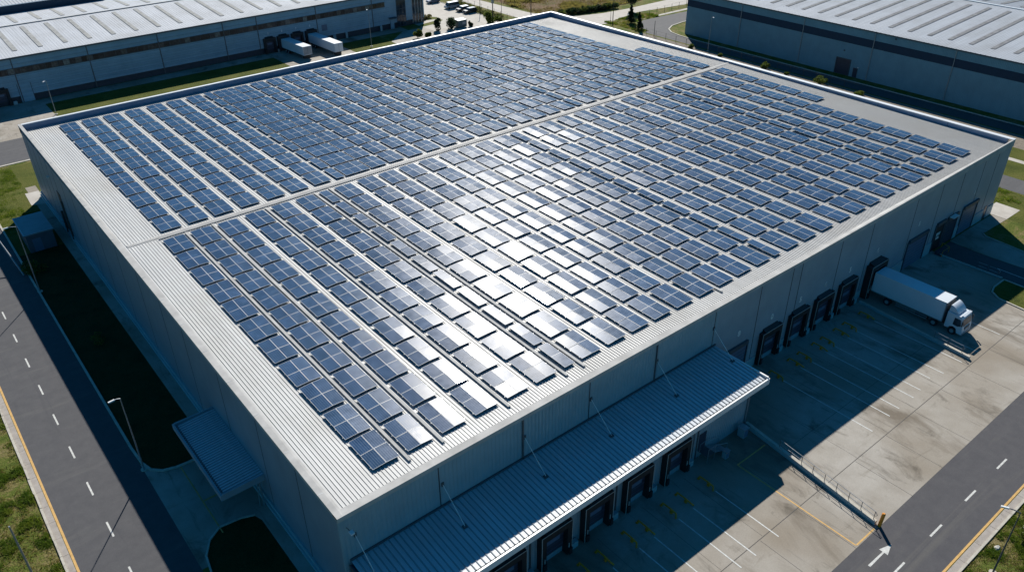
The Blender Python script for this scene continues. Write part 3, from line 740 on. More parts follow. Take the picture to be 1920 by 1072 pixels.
for bi, (x, y, c, half, ri, i) in enumerate(blocks):
    rr = random.Random(ri * 100 + i + half * 5000)
    rx = (slopeF if half == 0 else slopeB) + math.radians(rr.gauss(0, .45)); ry = math.radians(rr.gauss(0, .6)); rz = math.radians(rr.gauss(0, .18))
    z = bz(y) + .07
    x += rr.uniform(-.03, .03); y += rr.uniform(-.03, .03)
    mods = []
    for cc in range(c):
        side = (cc if c > 1 else 1) % 2 if c < 3 else (0, 0, 1)[cc]
        for rw in range(2):
            mods.append((cc * (MW + .02), rw * (ML + .02), side, math.radians(rr.gauss(0, .35)), math.radians(rr.gauss(0, .45))))
    if bi < 300:
        if half == 0:
            lab = ('narrow ' if c == 1 else '') + 'solar array, %s from the front eave in the %s row from the left' % (ordw(i), ordw(ri))
        else:
            lab = ('narrow ' if c == 1 else '') + 'solar array beyond the ridge, %s from it in the %s row from the left' % (ordw(i), ordw(ri))
        if c == 3: lab = 'wide ' + lab
        if c not in protos:
            T = thing('solar_array', lab, 'solar array', (0, 0, 0), 'solar arrays on the warehouse roof')
            ks = []
            for (mx, my, side, a, b) in mods:
                o = bpy.data.objects.new('solar_module', mesh_m[side]); COL.objects.link(o); o.parent = T; ks.append(o)
            o = bpy.data.objects.new('mounting_frame', mesh_f[c]); COL.objects.link(o); o.parent = T; ks.append(o)
            protos[c] = (T, ks)
        else:
            T0, k0 = protos[c]
            T = T0.copy(); COL.objects.link(T); T['label'] = lab; ks = []
            for o0 in k0:
                o = o0.copy(); COL.objects.link(o); o.parent = T; ks.append(o)
        T.location = (x, y, z); T.rotation_euler = (rx, ry, rz)
        for o, (mx, my, side, a, b) in zip(ks, mods):
            o.location = (mx, my, 0); o.rotation_euler = (a, b, 0)
    else:
        Mt = Matrix.Translation((x, y, z)) @ Matrix.Rotation(rz, 4, 'Z') @ Matrix.Rotation(ry, 4, 'Y') @ Matrix.Rotation(rx, 4, 'X')
        for (mx, my, side, a, b) in mods:
            Mm = Mt @ Matrix.Translation((mx, my, 0)) @ Matrix.Rotation(b, 4, 'Y') @ Matrix.Rotation(a, 4, 'X')
            s = cell[side]; o = len(stuff.v)
            stuff.v += [tuple(Mm @ Vector(q)) for q in s.v]
            for fc, mi in zip(s.f, s.m): stuff.f.append(tuple(o + k for k in fc)); stuff.m.append(stuff.mi(s.mats[mi]))
        s = fmb[c]; o = len(stuff.v)
        stuff.v += [tuple(Mt @ Vector(q)) for q in s.v]
        for fc, mi in zip(s.f, s.m): stuff.f.append(tuple(o + k for k in fc)); stuff.m.append(stuff.mi(s.mats[mi]))
so_ = bpy.data.objects.new('solar_array', to_mesh(stuff, 'solar_array_field')); COL.objects.link(so_)
tag(so_, 'dense field of solar arrays filling the far part of the warehouse roof', 'solar arrays', None, 'stuff')
# cable conduits and walkway boards on the roof
def conduit(label, x0, y0, x1, y1, wd=.14, h=.1):
    mb = MB(); n = 8
    for k in range(n):
        ya = y0 + (y1 - y0) * k / n; yb = y0 + (y1 - y0) * (k + 1) / n; xa = x0 + (x1 - x0) * k / n; xb = x0 + (x1 - x0) * (k + 1) / n
        za, zb = zroof(ya) + .075, zroof(yb) + .075
        if abs(x1 - x0) < 1: mb.hexa([(xa - wd, ya, za), (xa + wd, ya, za), (xb + wd, yb, zb), (xb - wd, yb, zb), (xa - wd, ya, za + h), (xa + wd, ya, za + h), (xb + wd, yb, zb + h), (xb - wd, yb, zb + h)], 'trim')
        else: mb.hexa([(xa, ya - wd, za), (xb, yb - wd, zb), (xb, yb + wd, zb), (xa, ya + wd, za), (xa, ya - wd, za + h), (xb, yb - wd, zb + h), (xb, yb + wd, zb + h), (xa, ya + wd, za + h)], 'trim')
    return tag(mb.build('cable_tray'), label, 'cable tray', 'cable trays between the solar rows')
conduit('pale cable tray between the first and second solar rows from the left', 7.66, 1.6, 7.66, 52.3)
conduit('pale cable tray between the second and third solar rows from the left', 11.05, 1.6, 11.05, 52.3)
conduit('pale cable tray between the fourth and fifth solar rows from the left', 18.2, 1.6, 18.2, 52.3)
conduit('pale cable tray left of the first narrow solar row', 25.2, 1.6, 25.2, 52.3)
conduit('pale cable tray right of the first narrow solar row', 27.45, 1.6, 27.45, 52.3)
conduit('pale cable tray in the walkway left of the second narrow row', 48.1, 1.6, 48.1, 52.3)
conduit('pale cable tray along the ridge above the front solar rows', 4.5, 52.75, 111, 52.75, .1, .08)

# ------------------------------------------------------------------ yard furniture
def guard(x, y, k, lab):
    t = MB(); z = .03
    t.path([(x, y + .9, z + .05), (x, y + .75, z + .42), (x + .02, y - .35, z + .42), (x + .05, y - .9, z + .30), (x + .25 * (1 if k else -1), y - 1.15, z + .05)], .085, 'yellow_steel', n=8)
    t.box(x - .14, x + .14, y + .75, y + 1.0, z, z + .06, 'yellow_steel'); t.box(x - .14 + .02, x + .16, y - .5, y - .25, z, z + .36, 'yellow_steel')
    return tag(t.build('wheel_guide'), lab, 'wheel guide', 'yellow wheel guides in front of the dock bays')
rw = ['leftmost', 'second', 'third', 'fourth', 'fifth', 'sixth', 'seventh', 'rightmost']
for k, x in enumerate((54.5, 58.2, 60.2, 63.2, 65.1, 68.0, 70.1, 73.9)):
    guard(x, -3.1, k % 2, '%s yellow steel wheel guide in front of the tall wall docks%s' % (rw[k], '' if k in (0, 7) else ', counted from the left'))
rw2 = ['leftmost', 'second', 'third', 'fourth', 'fifth', 'sixth', 'seventh', 'eighth', 'ninth', 'tenth', 'rightmost']
for k, x in enumerate((7.2, 9.4, 12.8, 14.9, 18.2, 20.4, 23.8, 25.8, 29.2, 31.3, 34.7)):
    guard(x, -8.9, k % 2, '%s yellow steel wheel guide before the low annex docks%s' % (rw2[k], '' if k in (0, 10) else ', counted from the left'))
# retaining wall with handrail
def low_wall(label, pts, h0, h1, wdt, rail0, rail1, posts, grp):
    T = thing('retaining_wall', label, 'retaining wall', (pts[0][0], pts[0][1], 0), grp)
    a = Vector((pts[0][0], pts[0][1], 0)); b = Vector((pts[1][0], pts[1][1], 0)); e = (b - a); Ln = e.length; e.normalize(); n = Vector((-e.y, e.x, 0)) * wdt / 2
    mb = MB()
    def q(p, z): return (p.x, p.y, z)
    mb.hexa([q(a - n, 0), q(b - n, 0), q(b + n, 0), q(a + n, 0), q(a - n, h0), q(b - n, h1), q(b + n, h1), q(a + n, h0)], 'plinth', 'kerb'); mb.build('wall', T)
    r = MB()
    def P(s, z):
        p = a + e * s; hh = h0 + (h1 - h0) * s / Ln; return (p.x, p.y, hh + z)
    for z in (.42, .95): r.path([P(rail0, z), P((rail0 + rail1) / 2 - .15, z)], .028, 'galv'); r.path([P((rail0 + rail1) / 2 + .15, z), P(rail1, z)], .028, 'galv')
    r.path([P(rail1, .95), P(rail1 + .25, .7), P(rail1 + .1, .42)], .028, 'galv')
    for k in range(posts):
        s = rail0 + (rail1 - rail0) * k / (posts - 1); r.tube(P(s, 0), P(s, .95), .032, 'galv_dark')
    r.build('handrail', T)
low_wall('long low concrete wall with steel handrail running from the annex to the road', [(44.75, -6.2), (42.9, -22.4)], .62, .5, .36, 4.6, 16.0, 9, None)
low_wall('low concrete wall with short handrail beside the docked white lorry', [(76.4, -.8), (75.1, -16.0)], .35, .45, .36, 10.6, 14.2, 3, None)
low_wall('short wall with rails beside the grass island at the yard edge', [(96.95, -1.3), (97.15, -10.2)], .22, .22, .2, 5.4, 8.2, 3, None)
tb = MB(); tb.tube((43.0, -22.75, .02), (43.05, -22.8, 1.65), .17, 'yellow_steel', n=14); tb.tube((43.05, -22.8, 1.65), (43.05, -22.8, 1.72), .17, 'yellow_steel', .1, n=14)
tag(tb.build('bollard'), 'tall yellow steel bollard at the road end of the low wall', 'bollard')
def cabinet(loc, sx, sy, h, label):
    T = thing('cabinet', label, 'cabinet', (loc[0], loc[1], .03))
    m = MB(); m.box(loc[0] - sx, loc[0] + sx, loc[1] - sy, loc[1] + sy, .03, .03 + h, 'wall_annex'); m.build('body', T, bevel=.04)
    m = MB(); m.box(loc[0] - sx - .06, loc[0] + sx + .06, loc[1] - sy - .06, loc[1] + sy + .06, .035 + h, .1 + h, 'galv'); m.build('lid', T)
    m = MB(); m.box(loc[0] - sx + .05, loc[0] + sx - .05, loc[1] - sy - .02, loc[1] - sy - .003, .2, h - .1, 'door_blue'); m.build('door', T)
cabinet((43.2, -6.9), .38, .42, 1.15, 'pale box cabinet in the corner where annex wall meets low wall')
cabinet((39.2, -7.8), .3, .25, .9, 'small pale cabinet beside the steel stair under the annex')
# stair with yellow rail at the right-hand doors
T = thing('platform_stair', 'small steel stair with yellow handrail below the right-hand doors', 'stair', (97.7, -1.2, .03))
m = MB()
for k in range(3): m.box(96.6 + k * .0, 98.4, -1.1 - k * .35, -.75 - k * .35, .03, .55 - k * .17, 'plinth_dark')
m.build('steps', T)
m = MB()
for yy in (-.75, -1.85): m.tube((98.5, yy, .05), (98.5, yy, 1.3 if yy > -1 else 1.0), .035, 'yellow_steel')
m.path([(98.5, -.75, 1.3), (98.5, -1.85, 1.0)], .035, 'yellow_steel'); m.path([(96.5, -1.85, 1.0), (98.5, -1.85, 1.0)], .035, 'yellow_steel'); m.tube((96.5, -1.85, .03), (96.5, -1.85, 1.0), .035, 'yellow_steel')
m.build('handrail', T)
# kiosk beside the left wall
T = thing('service_kiosk', 'flat-roofed dark blue service kiosk beside the left wall of the warehouse', 'kiosk', (-4.4, 89.4, 0))
m = MB(); m.box(-6.3, -2.6, 85.9, 92.9, 0, 2.85, 'kiosk_wall'); m.build('wall', T)
m = MB(); m.box(-6.55, -2.4, 85.65, 93.15, 2.852, 3.05, 'kiosk'); m.box(-6.55, -6.4, 85.65, 93.15, 3.052, 3.1, 'wall_blue'); m.box(-6.38, -2.4, 85.65, 85.72, 3.052, 3.09, 'wall_blue'); m.build('roof', T)
m = MB(); m.box(-5.6, -4.4, 85.86, 85.898, .05, 2.1, 'door_blue'); m.build('door', T)

# ------------------------------------------------------------------ street lamps and poles
def lamp(x, y, h, arm, label, mat='galv', grp='street lamps'):
    T = thing('street_lamp', label, 'street lamp', (x, y, 0), grp)
    m = MB(); m.tube((x, y, 0), (x, y, h), .085, mat, .045, n=10); m.build('pole', T)
    m = MB(); m.tube((x, y, 0), (x, y, .12), .34, 'kerb', n=14); m.build('foot', T)
    m = MB(); ax, ay = arm; m.path([(x, y, h), (x + ax * .6, y + ay * .6, h + .12), (x + ax, y + ay, h + .14)], .045, mat); m.build('arm', T)
    m = MB(); e = Vector((ax, ay, 0)).normalized(); n = Vector((-e.y, e.x, 0)) * .11; c = Vector((x + ax, y + ay, h + .14)); b = c + e * .6
    m.hexa([tuple(c - n - Vector((0, 0, .04))), tuple(b - n - Vector((0, 0, .04))), tuple(b + n - Vector((0, 0, .04))), tuple(c + n - Vector((0, 0, .04))), tuple(c - n * .7 + Vector((0, 0, .08))), tuple(b - n * .7 + Vector((0, 0, .06))), tuple(b + n * .7 + Vector((0, 0, .06))), tuple(c + n * .7 + Vector((0, 0, .08)))], 'frame_pale'); m.build('lamp_head', T)
    return T
lamp(-8.0, 29.0, 9.4, (-.5, -.05), 'steel street lamp at the driveway corner near the side canopy')
lamp(-7.9, 73.2, 10.2, (-.9, 0), 'steel street lamp on the dark verge near the blue kiosk')
lamp(45.8, -31.9, 7.6, (-.4, .8), 'dark steel street lamp on the grass beyond the front road', 'galv_dark')
lamp(154.3, 88.5, 8.5, (-.2, -.5), 'slim lamp post in front of the right neighbouring hall')
lamp(12.2, 148.5, 7.2, (-.3, -.3), 'lamp post at the left end of the back lawn')
lamp(90.5, 149.5, 9.5, (-.4, -.3), 'lamp post on the back lawn right of the parked trailers')
lamp(134, 148.6, 7.5, (-.3, .3), 'lamp post by the car park fence nearest the warehouse roof corner', 'pole_dark')
def pole(x, y, h, r, label, top=None, mat='pole_dark', lean=(0, 0)):
    T = thing('utility_pole', label, 'pole', (x, y, 0), 'utility poles')
    m = MB(); m.tube((x, y, 0), (x + lean[0], y + lean[1], h), r, mat, r * .7, n=10); m.build('post', T)
    if top:
        m = MB()
        if top == 'box': m.box(x - .3, x + .3, y - .25, y + .25, h - 1.7, h - .6, 'galv')
        if top == 'lamp': m.box(x - .5, x + .1, y - .15, y + .15, h, h + .16, 'frame_pale')
        m.build('fitting', T)
pole(130.6, 148.4, 7.0, .16, 'stout dark pole beside the dumpster in the car park', 'box')
pole(145.4, 148.7, 9.0, .14, 'pole with a grey transformer box beside the far road', 'box')
pole(134.2, 159.3, 7.0, .09, 'thin pole in the grass behind the parked cars', 'lamp')
pole(154.1, 122.8, 8.0, .12, 'tall dark pole at the road fork behind the roof corner')
pole(155.0, 124.6, 3.6, .07, 'short dark post next to the tall pole at the fork')
pole(154.4, 107.2, 4.2, .09, 'dark post with round top along the neighbour road fence')
pole(-19.9, 20.5, 7.6, .10, 'grey pole on the rough grass at the lower left edge', None, 'galv')
pole(-8.6, 79.5, 4.2, .13, 'leaning grey pole at the left edge beside the kiosk', None, 'galv', (-1.2, 6.5))
# fences
def fence(label, pts, step, h, grp=None, rails=True):
    T = thing('fence', label, 'fence', (pts[0][0], pts[0][1], 0), grp)
    w_ = MB(); n = 0
    for a, b in zip(pts, pts[1:]):
        a = Vector((a[0], a[1], 0)); b = Vector((b[0], b[1], 0)); k = max(1, int((b - a).length / step))
        for i in range(k):
            p = a + (b - a) * i / k; m = MB(); m.tube((p.x, p.y, 0), (p.x, p.y, h), .05, 'pole_dark', n=6); m.build('post', T)
        for z in (.15, h * .5, h - .08): w_.tube((a.x, a.y, z), (b.x, b.y, z), .012, 'galv_dark', n=4)
    w_.build('wire', T)
fence('wire fence along the gravel strip behind the right parapet', [(154.3, 110), (154.2, 46)], 3.4, 1.7)
fence('wire fence between the car park and the far road', [(139.6, 210), (137.6, 170), (136.2, 158), (134.2, 140)], 3.6, 2.0)
fence('wire fence along the footpath at the top right', [(163.5, 123.4), (184, 124.0), (215, 124)], 3.4, 1.9)

# ------------------------------------------------------------------ lorry and trailers
def wheel(mb, x, y, r, wd, mat='rubber'):
    mb.tube((x - wd / 2, y, r), (x + wd / 2, y, r), r, mat, n=20)
def add_wheel(T, x, y, r, wd, side):
    m = MB(); wheel(m, x, y, r, wd); o = m.build('wheel', T)
    h = MB(); h.tube((x + side * (wd / 2 + .005), y, r), (x + side * (wd / 2 + .03), y, r), r * .52, 'vehicle_grey', n=14); h.build('rim', o)
def lorry(x, yr, yf, label):
    """rigid lorry, tail at yr (dock), cab towards -y"""
    T = thing('lorry', label, 'lorry', (x, (yr + yf) / 2, .03))
    hw = 1.22; yc = yf + 2.25
    m = MB(); m.box(x - hw, x + hw, yc + .35, yr, 1.15, 3.95, 'white_vehicle'); m.build('cargo_box', T, bevel=.03)
    m = MB()
    for (xa, xb) in ((x - hw - .015, x - hw - .002), (x + hw + .002, x + hw + .015)):
        m.box(xa, xb, yc + .35, yr, 1.12, 1.24, 'galv'); m.box(xa, xb, yc + .35, yr, 3.86, 3.96, 'trim_bright'); m.box(xa, xb, yc + .35, yc + .45, 1.24, 3.86, 'galv')
    m.box(x - hw, x + hw, yc + .335, yc + .348, 1.2, 3.9, 'trim_dark'); m.build('edge_trim', T)
    m = MB(); m.box(x - .45, x + .45, yf + .6, yr - .2, .62, .98, 'chassis'); m.box(x - 1.1, x + 1.1, yr - 3.4, yr - 1.4, .98, 1.12, 'chassis'); m.box(x - 1.12, x - .6, yc + 2.2, yc + 3.8, .45, 1.0, 'chassis'); m.build('chassis', T)
    m = MB()
    for z in (.55, .85): m.box(x - hw, x - hw + .05, yc + 2.2, yr - 3.6, z, z + .12, 'galv')
    m.build('side_guard', T)
    # cab: side profile extruded across the width
    prof = [(yf + .02, .45), (yf, 1.05), (yf + .06, 1.55), (yf + .36, 2.62), (yf + .62, 2.86), (yc, 2.95), (yc, .75), (yf + 1.75, .75), (yf + 1.6, 1.05), (yf + 1.2, 1.2), (yf + .8, 1.05), (yf + .62, .45)]
    m = MB(); m.ring('x', prof, x - 1.2, x + 1.2, 'white_vehicle'); cab = m.build('cab', T, bevel=.04)
    m = MB()
    def wy(z): return yf + .06 + (.36 - .06) * (z - 1.55) / (2.62 - 1.55)
    m.hexa([(x - 1.05, wy(1.62) - .03, 1.62), (x + 1.05, wy(1.62) - .03, 1.62), (x + 1.05, wy(1.62) + .02, 1.62), (x - 1.05, wy(1.62) + .02, 1.62), (x - 1.0, wy(2.5) - .03, 2.5), (x + 1.0, wy(2.5) - .03, 2.5), (x + 1.0, wy(2.5) + .02, 2.5), (x - 1.0, wy(2.5) + .02, 2.5)], 'glass'); m.build('windscreen', T)
    for s in (-1, 1):
        m = MB(); xa, xb = sorted((x + s * 1.205, x + s * 1.222)); m.ring('x', [(yf + .3, 1.6), (yf + .52, 2.45), (yf + 1.25, 2.5), (yf + 1.3, 1.5), (yf + .7, 1.42)], xa, xb, 'glass'); m.build('side_window', T)
        m = MB(); xa, xb = sorted((x + s * 1.28, x + s * 1.45)); m.box(xa, xb, yf + .1, yf + .2, 1.75, 2.4, 'chassis'); m.tube((x + s * 1.2, yf + .25, 2.45), (x + s * 1.36, yf + .15, 2.4), .03, 'chassis'); m.build('mirror', T)
        m = MB(); m.box(x + s * .9 - .2, x + s * .9 + .2, yf - .03, yf + .02, .72, .92, 'frame_pale'); m.build('headlight', T)
    m = MB(); m.box(x - 1.15, x + 1.15, yf - .06, yf + .3, .38, .68, 'vehicle_grey'); m.build('bumper', T, bevel=.03)
    m = MB(); m.box(x - .65, x + .65, yf - .03, yf + .04, .98, 1.42, 'chassis')
    for k in range(3): m.box(x - .65, x + .65, yf - .045, yf - .031, 1.05 + k * .13, 1.10 + k * .13, 'vehicle_grey')
    m.build('grille', T)
    m = MB(); m.hexa([(x - 1.1, yf + .35, 2.8), (x + 1.1, yf + .35, 2.8), (x + 1.1, yf + .6, 2.9), (x - 1.1, yf + .6, 2.9), (x - 1.0, yf + .28, 2.98), (x + 1.0, yf + .28, 2.98), (x + 1.0, yf + .55, 3.03), (x - 1.0, yf + .55, 3.03)], 'white_vehicle'); m.build('sun_visor', T)
    # roof deflector: curved wedge
    m = MB(); pr = [(yf + 1.0, 2.96)]
    for k in range(8):
        t = k / 7; pr.append((yf + 1.0 + 1.15 * t, 2.98 + .85 * math.sin(t * math.pi / 2)))
    pr.append((yc - .02, 2.96)); m.ring('x', pr, x - 1.0, x + 1.0, 'white_vehicle'); m.build('wind_deflector', T, bevel=.05)
    for s in (-1, 1):
        add_wheel(T, x + s * 1.02, yf + 1.2, .5, .3, s); add_wheel(T, x + s * .98, yr - 2.4, .5, .5, s); add_wheel(T, x + s * .98, yc + 1.35, .5, .3, s)
    return T
LR = lorry(79.75, -.95, -13.2, 'white lorry backed into the dock bay of the front yard')
def trailer(x, y0, y1, h, label, lean):
    T = thing('box_trailer', label, 'trailer', (x, y0, 0), 'box trailers docked at the left neighbour hall')
    m = MB(); q = lean
    m.hexa([(x - 1.2 + q, y0, 1.0), (x + 1.2 + q, y0, 1.0), (x + 1.2, y1, 1.0), (x - 1.2, y1, 1.0), (x - 1.2 + q, y0, h), (x + 1.2 + q, y0, h), (x + 1.2, y1, h), (x - 1.2, y1, h)], 'white_vehicle'); m.build('cargo_box', T, bevel=.03)
    m = MB(); m.box(x - .9 + q, x + .9 + q, y0 + .6, y0 + 1.2, .1, .98, 'chassis'); m.box(x - .5 + q, x + .5 + q, y0 + .1, y1, .8, .98, 'chassis'); m.build('chassis', T)
    for s in (-1, 1):
        for yy in (y1 - 3.2, y1 - 1.9): add_wheel(T, x + s * .95 + q * .2, yy, .48, .3, s)
        m = MB(); m.box(x + s * .9 + q - .07, x + s * .9 + q + .07, y0 + 1.6, y0 + 1.75, .02, .98, 'galv'); m.build('landing_leg', T)
    m = MB(); m.box(x - 1.1 + q, x + 1.1 + q, y0 - .03, y0 - .003, 1.15, h - .15, 'vehicle_grey' if 'shorter' in label else 'white_vehicle')
    m.box(x - .02 + q, x + .02 + q, y0 - .045, y0 - .031, 1.15, h - .15, 'chassis'); m.build('front_panel', T)
trailer(71.6, 150.2, 161.0, 3.2, 'shorter white box trailer with grey front, left of the docked pair', .8)
trailer(79.3, 147.6, 161.0, 3.2, 'longer white box trailer nearest the back lawn', .6)

# ------------------------------------------------------------------ cars in the far car park
def car(x, y, kind, label, s=1):
    T = thing('parked_car', label, 'car', (x, y, .02), 'cars parked in the far car park')
    body, roof = {'dark': ('vehicle_blue', 'vehicle_blue'), 'van': ('vehicle_grey', 'white_vehicle'), 'suv': ('vehicle_black', 'white_vehicle'), 'black': ('vehicle_black', 'vehicle_blue')}[kind]
    van = kind == 'van'; hh = 1.95 if van else 1.55; Lh = 2.5 if van else 2.2
    def P(px, pz): return (x + px, pz)
    m = MB(); pr = [P(-Lh, .35), P(-Lh - .02, .75), P(-Lh + .15, .95), P(-Lh + (.5 if van else 1.1), 1.02), P(Lh - .15, 1.05), P(Lh, .8), P(Lh, .35)]
    m.ring('y', pr, y - .88, y + .88, body); m.build('body', T, bevel=.06)
    m = MB(); a = -Lh + (.45 if van else 1.0); g = [P(a, 1.03), P(a + .55, hh - .12), P(Lh - .5, hh - .12), P(Lh - .12, 1.06)]
    m.ring('y', g, y - .78, y + .78, 'glass'); m.build('windows', T)
    m = MB(); m.box(x + a + .5, x + Lh - .45, y - .76, y + .76, hh - .118, hh, roof); m.build('roof', T, bevel=.04)
    for sx in (-1, 1):
        for sy in (-1, 1):
            w_ = MB(); w_.tube((x + sx * (Lh - .8), y + sy * .72, .34), (x + sx * (Lh - .8), y + sy * .92, .34), .33, 'rubber', n=14); w_.build('wheel', T)
    for sy in (-1, 1):
        w_ = MB(); w_.box(x - Lh - .05, x - Lh + .02, y + sy * .6 - .15, y + sy * .6 + .15, .62, .76, 'frame_pale'); w_.build('headlight', T)
car(131.1, 180.0, 'dark', 'dark blue car at the top edge of the far car park')
car(131.6, 170.3, 'van', 'pale grey van with a white roof in the far car park')
car(131.9, 165.0, 'suv', 'dark car with white roof between the van and the black car')
car(132.2, 161.8, 'black', 'dark blue-black car nearest the dumpster')
T = thing('dumpster', 'teal metal container standing alone in the far car park', 'dumpster', (120.3, 150.2, .02))
m = MB(); m.box(118.8, 121.8, 149.2, 151.3, .2, 1.9, 'teal'); m.build('body', T, bevel=.04)
m = MB(); m.hexa([(118.7, 149.1, 1.92), (121.9, 149.1, 1.92), (121.9, 151.4, 1.92), (118.7, 151.4, 1.92), (118.8, 149.2, 2.1), (121.8, 149.2, 2.1), (121.8, 151.3, 2.25), (118.8, 151.3, 2.25)], 'teal'); m.build('lid', T)
m = MB(); m.box(120.2, 121.4, 149.15, 149.19, .9, 1.6, 'vehicle_grey'); m.build('panel', T)

# ------------------------------------------------------------------ left neighbouring hall
LB = thing('neighbour_hall', 'long pale hall with a window strip behind the back lawn at upper left', 'warehouse', (20, 161.5, 0))
LX0, LX1, LY, LZ = -120, 115.5, 161.5, 9.9
m = MB(); m.box(LX0, LX1, LY, LY + .3, 1.5, LZ, 'wall_blue'); m.box(LX0, LX1, LY + .31, LY + .5, 0, 1.5, 'plinth_dark'); m.box(LX1 - .3, LX1, LY + .5, 203, 0, LZ, 'wall_blue')
for x in (8.7, 24.2, 40, 56, 64.8, 81.4, 98.4): m.box(x - .1, x + .1, LY - .1, LY - .002, .1 if x in (8.7, 24.2, 40, 56) else 1.4, LZ - .1, 'galv_dark')
for z in (2.6, 3.7, 4.8, 5.9, 8.4): m.box(LX0, 104, LY - .006, LY - .001, z, z + .03, 'seam')
m.build('wall', LB)
m = MB(); m.box(LX0, 102.5, LY - .05, LY - .01, 6.4, 7.55, 'glass_strip'); wn = m.build('window', LB)
m = MB(); m.box(LX0, 102.6, LY - .12, LY - .052, 6.28, 6.4, 'trim_dark'); m.box(LX0, 102.6, LY - .12, LY - .052, 7.55, 7.65, 'trim_dark')
x = -60
while x < 102: m.box(x, x + .07, LY - .09, LY - .052, 6.4, 7.55, 'trim_dark'); x += 2.5
m.build('window_frame', wn)
def lroof_z(y): return LZ + (11.3 - LZ) * (y - 161) / 24 if y < 185 else 11.3 - .9 * (y - 185) / 17
m = MB(); ribs(m, LX0, LX1 + .3, LY - .35, LZ, 185, 11.3, .62, .16, .022, 'roof_white'); m.build('roof_sheet', LB)
m = MB(); ribs(m, LX0, LX1 + .3, 185, 11.3, 203, 10.4, .62, .16, .022, 'roof_white'); m.build('roof_sheet', LB)
m = MB(); m.box(LX0, LX1 + .3, LY - .42, LY - .352, LZ - .25, LZ + .1, 'trim_dark'); m.box(LX0, LX1, 184.8, 185.2, 11.36, 11.5, 'trim'); m.build('gutter', LB)
k = 0; x = -58.0
while x < 108:
    for (ya, yb) in ((165.5, 183), (188.5, 201)):
        m = MB(); za, zb = lroof_z(ya) + .075, lroof_z(yb) + .075
        m.hexa([(x, ya, za), (x + .95, ya, za), (x + .95, yb, zb), (x, yb, zb), (x, ya, za + .03), (x + .95, ya, za + .03), (x + .95, yb, zb + .03), (x, yb, zb + .03)], 'skylight')
        if x > -8 or ya > 185 and x > -20: m.build('skylight', LB)
    x += 5.25
for x in (67.4, 71.2, 75.2, 79.2): dock(x, LY, 3.3, 3.9, .05, .6, None, LB, frame=False)
dock(4.6, LY, 3.6, 3.7, .05, .6, None, LB, frame=False)
for x, t_ in ((67.4, '1'), (71.2, '5'), (75.2, '3'), (79.2, '0')): text_part(t_, .7, (x, LY - .04, 5.0), (math.pi / 2, 0, 0), 'frame_pale', 'dock_number', LB, .01)
m = MB(); m.box(8.4, 11.0, LY - .05, LY - .01, .05, 4.0, 'wall_blue'); m.box(8.3, 8.4, LY - .08, LY - .01, .05, 4.1, 'trim_dark'); m.box(11.0, 11.1, LY - .08, LY - .01, .05, 4.1, 'trim_dark'); m.build('roller_door', LB)
m = MB(); m.box(82.6, 84.2, LY - .05, LY - .01, 3.0, 4.6, 'door_blue'); m.build('louvre', LB)
m = MB(); m.box(85.6, 86.4, LY - .35, LY - .01, .02, 1.49, 'plinth'); m.box(89.4, 90.0, LY - .35, LY - .01, .02, 1.49, 'plinth'); m.box(100.4, 101, LY - .35, LY - .01, .02, 1.49, 'plinth'); m.build('pier', LB)
m = MB(); m.box(103.4, 105.6, LY - 1.6, LY - .01, 3.0, 3.2, 'trim_dark'); m.box(103.9, 105.0, LY - .35, LY - .012, .02, 3.0, 'wall_blue'); m.build('entrance_canopy', LB)
for (a, b) in ((106.2, 109.2), (111.4, 115.1)):
    m = MB(); m.box(a, b, LY - .06, LY - .012, .3, 9.3, 'glass'); g_ = m.build('window', LB)
    m = MB()
    for z in (.25, 2.6, 5.0, 7.3, 9.3): m.box(a, b, LY - .1, LY - .062, z, z + .12, 'trim_dark')
    q = a
    while q <= b: m.box(q, q + .07, LY - .1, LY - .062, .4, 9.3, 'frame_pale' if a > 110 else 'trim_dark'); q += 1.0
    m.build('window_frame', g_)
BB = thing('distant_hall', 'second pale-roofed hall with dark parapet beyond the upper left hall', 'warehouse', (0, 203.5, 0))
m = MB(); m.box(-120, 41, 203.4, 204, 0, 12.2, 'band'); m.box(-120, 41, 203.3, 204.1, 12.205, 12.3, 'kiosk'); m.build('parapet', BB)
m = MB(); ribs(m, -120, 41, 204, 11.6, 219, 12.1, .8, .2, .07, 'roof_white'); m.build('roof_sheet', BB)
m = MB(); m.box(-120, 41, 219, 219.6, 0, 13.1, 'band'); m.box(40.6, 41, 204.1, 219, 0, 12.1, 'wall_blue'); m.build('wall', BB)
# ------------------------------------------------------------------ right neighbouring hall
RB = thing('striped_hall', 'blue-grey hall with a dark horizontal stripe behind the right parapet', 'warehouse', (163, 50, 0))
RX, RY0, RY1, RZ = 163.0, -90, 103.7, 11.1
m = MB(); m.box(RX, RX + .3, RY0, RY1, 0, RZ, 'wall_blue_r'); m.box(RX + .3, 234, RY1 - .3, RY1, 0, RZ, 'wall_blue_r')
m.box(RX - .03, RX - .002, RY0, RY1, 7.4, 9.15, 'band'); m.box(RX - .03, 234, RY1 + .002, RY1 + .03, 7.4, 9.15, 'band')
m.build('wall', RB)
for y in (85.9, 67.6, 49.3, 31, 12.8, -5.5):
    m = MB(); m.tube((RX - .12, y, .05), (RX - .12, y, RZ - .1), .09, 'galv', n=8); m.build('downpipe', RB)
m = MB(); m.box(RX - .06, RX - .004, 54.0, 57.4, .05, 3.6, 'door_dark'); o = m.build('roller_door', RB)
m = MB(); m.box(RX - .16, RX - .004, 53.8, 53.98, .05, 3.8, 'trim_dark'); m.box(RX - .16, RX - .004, 57.42, 57.6, .05, 3.8, 'trim_dark'); m.box(RX - .16, RX - .004, 53.98, 57.42, 3.62, 3.8, 'trim_dark')
for z in (.9, 1.7, 2.5, 3.1): m.box(RX - .07, RX - .062, 54.0, 57.4, z, z + .04, 'seam')
m.build('frame', o)
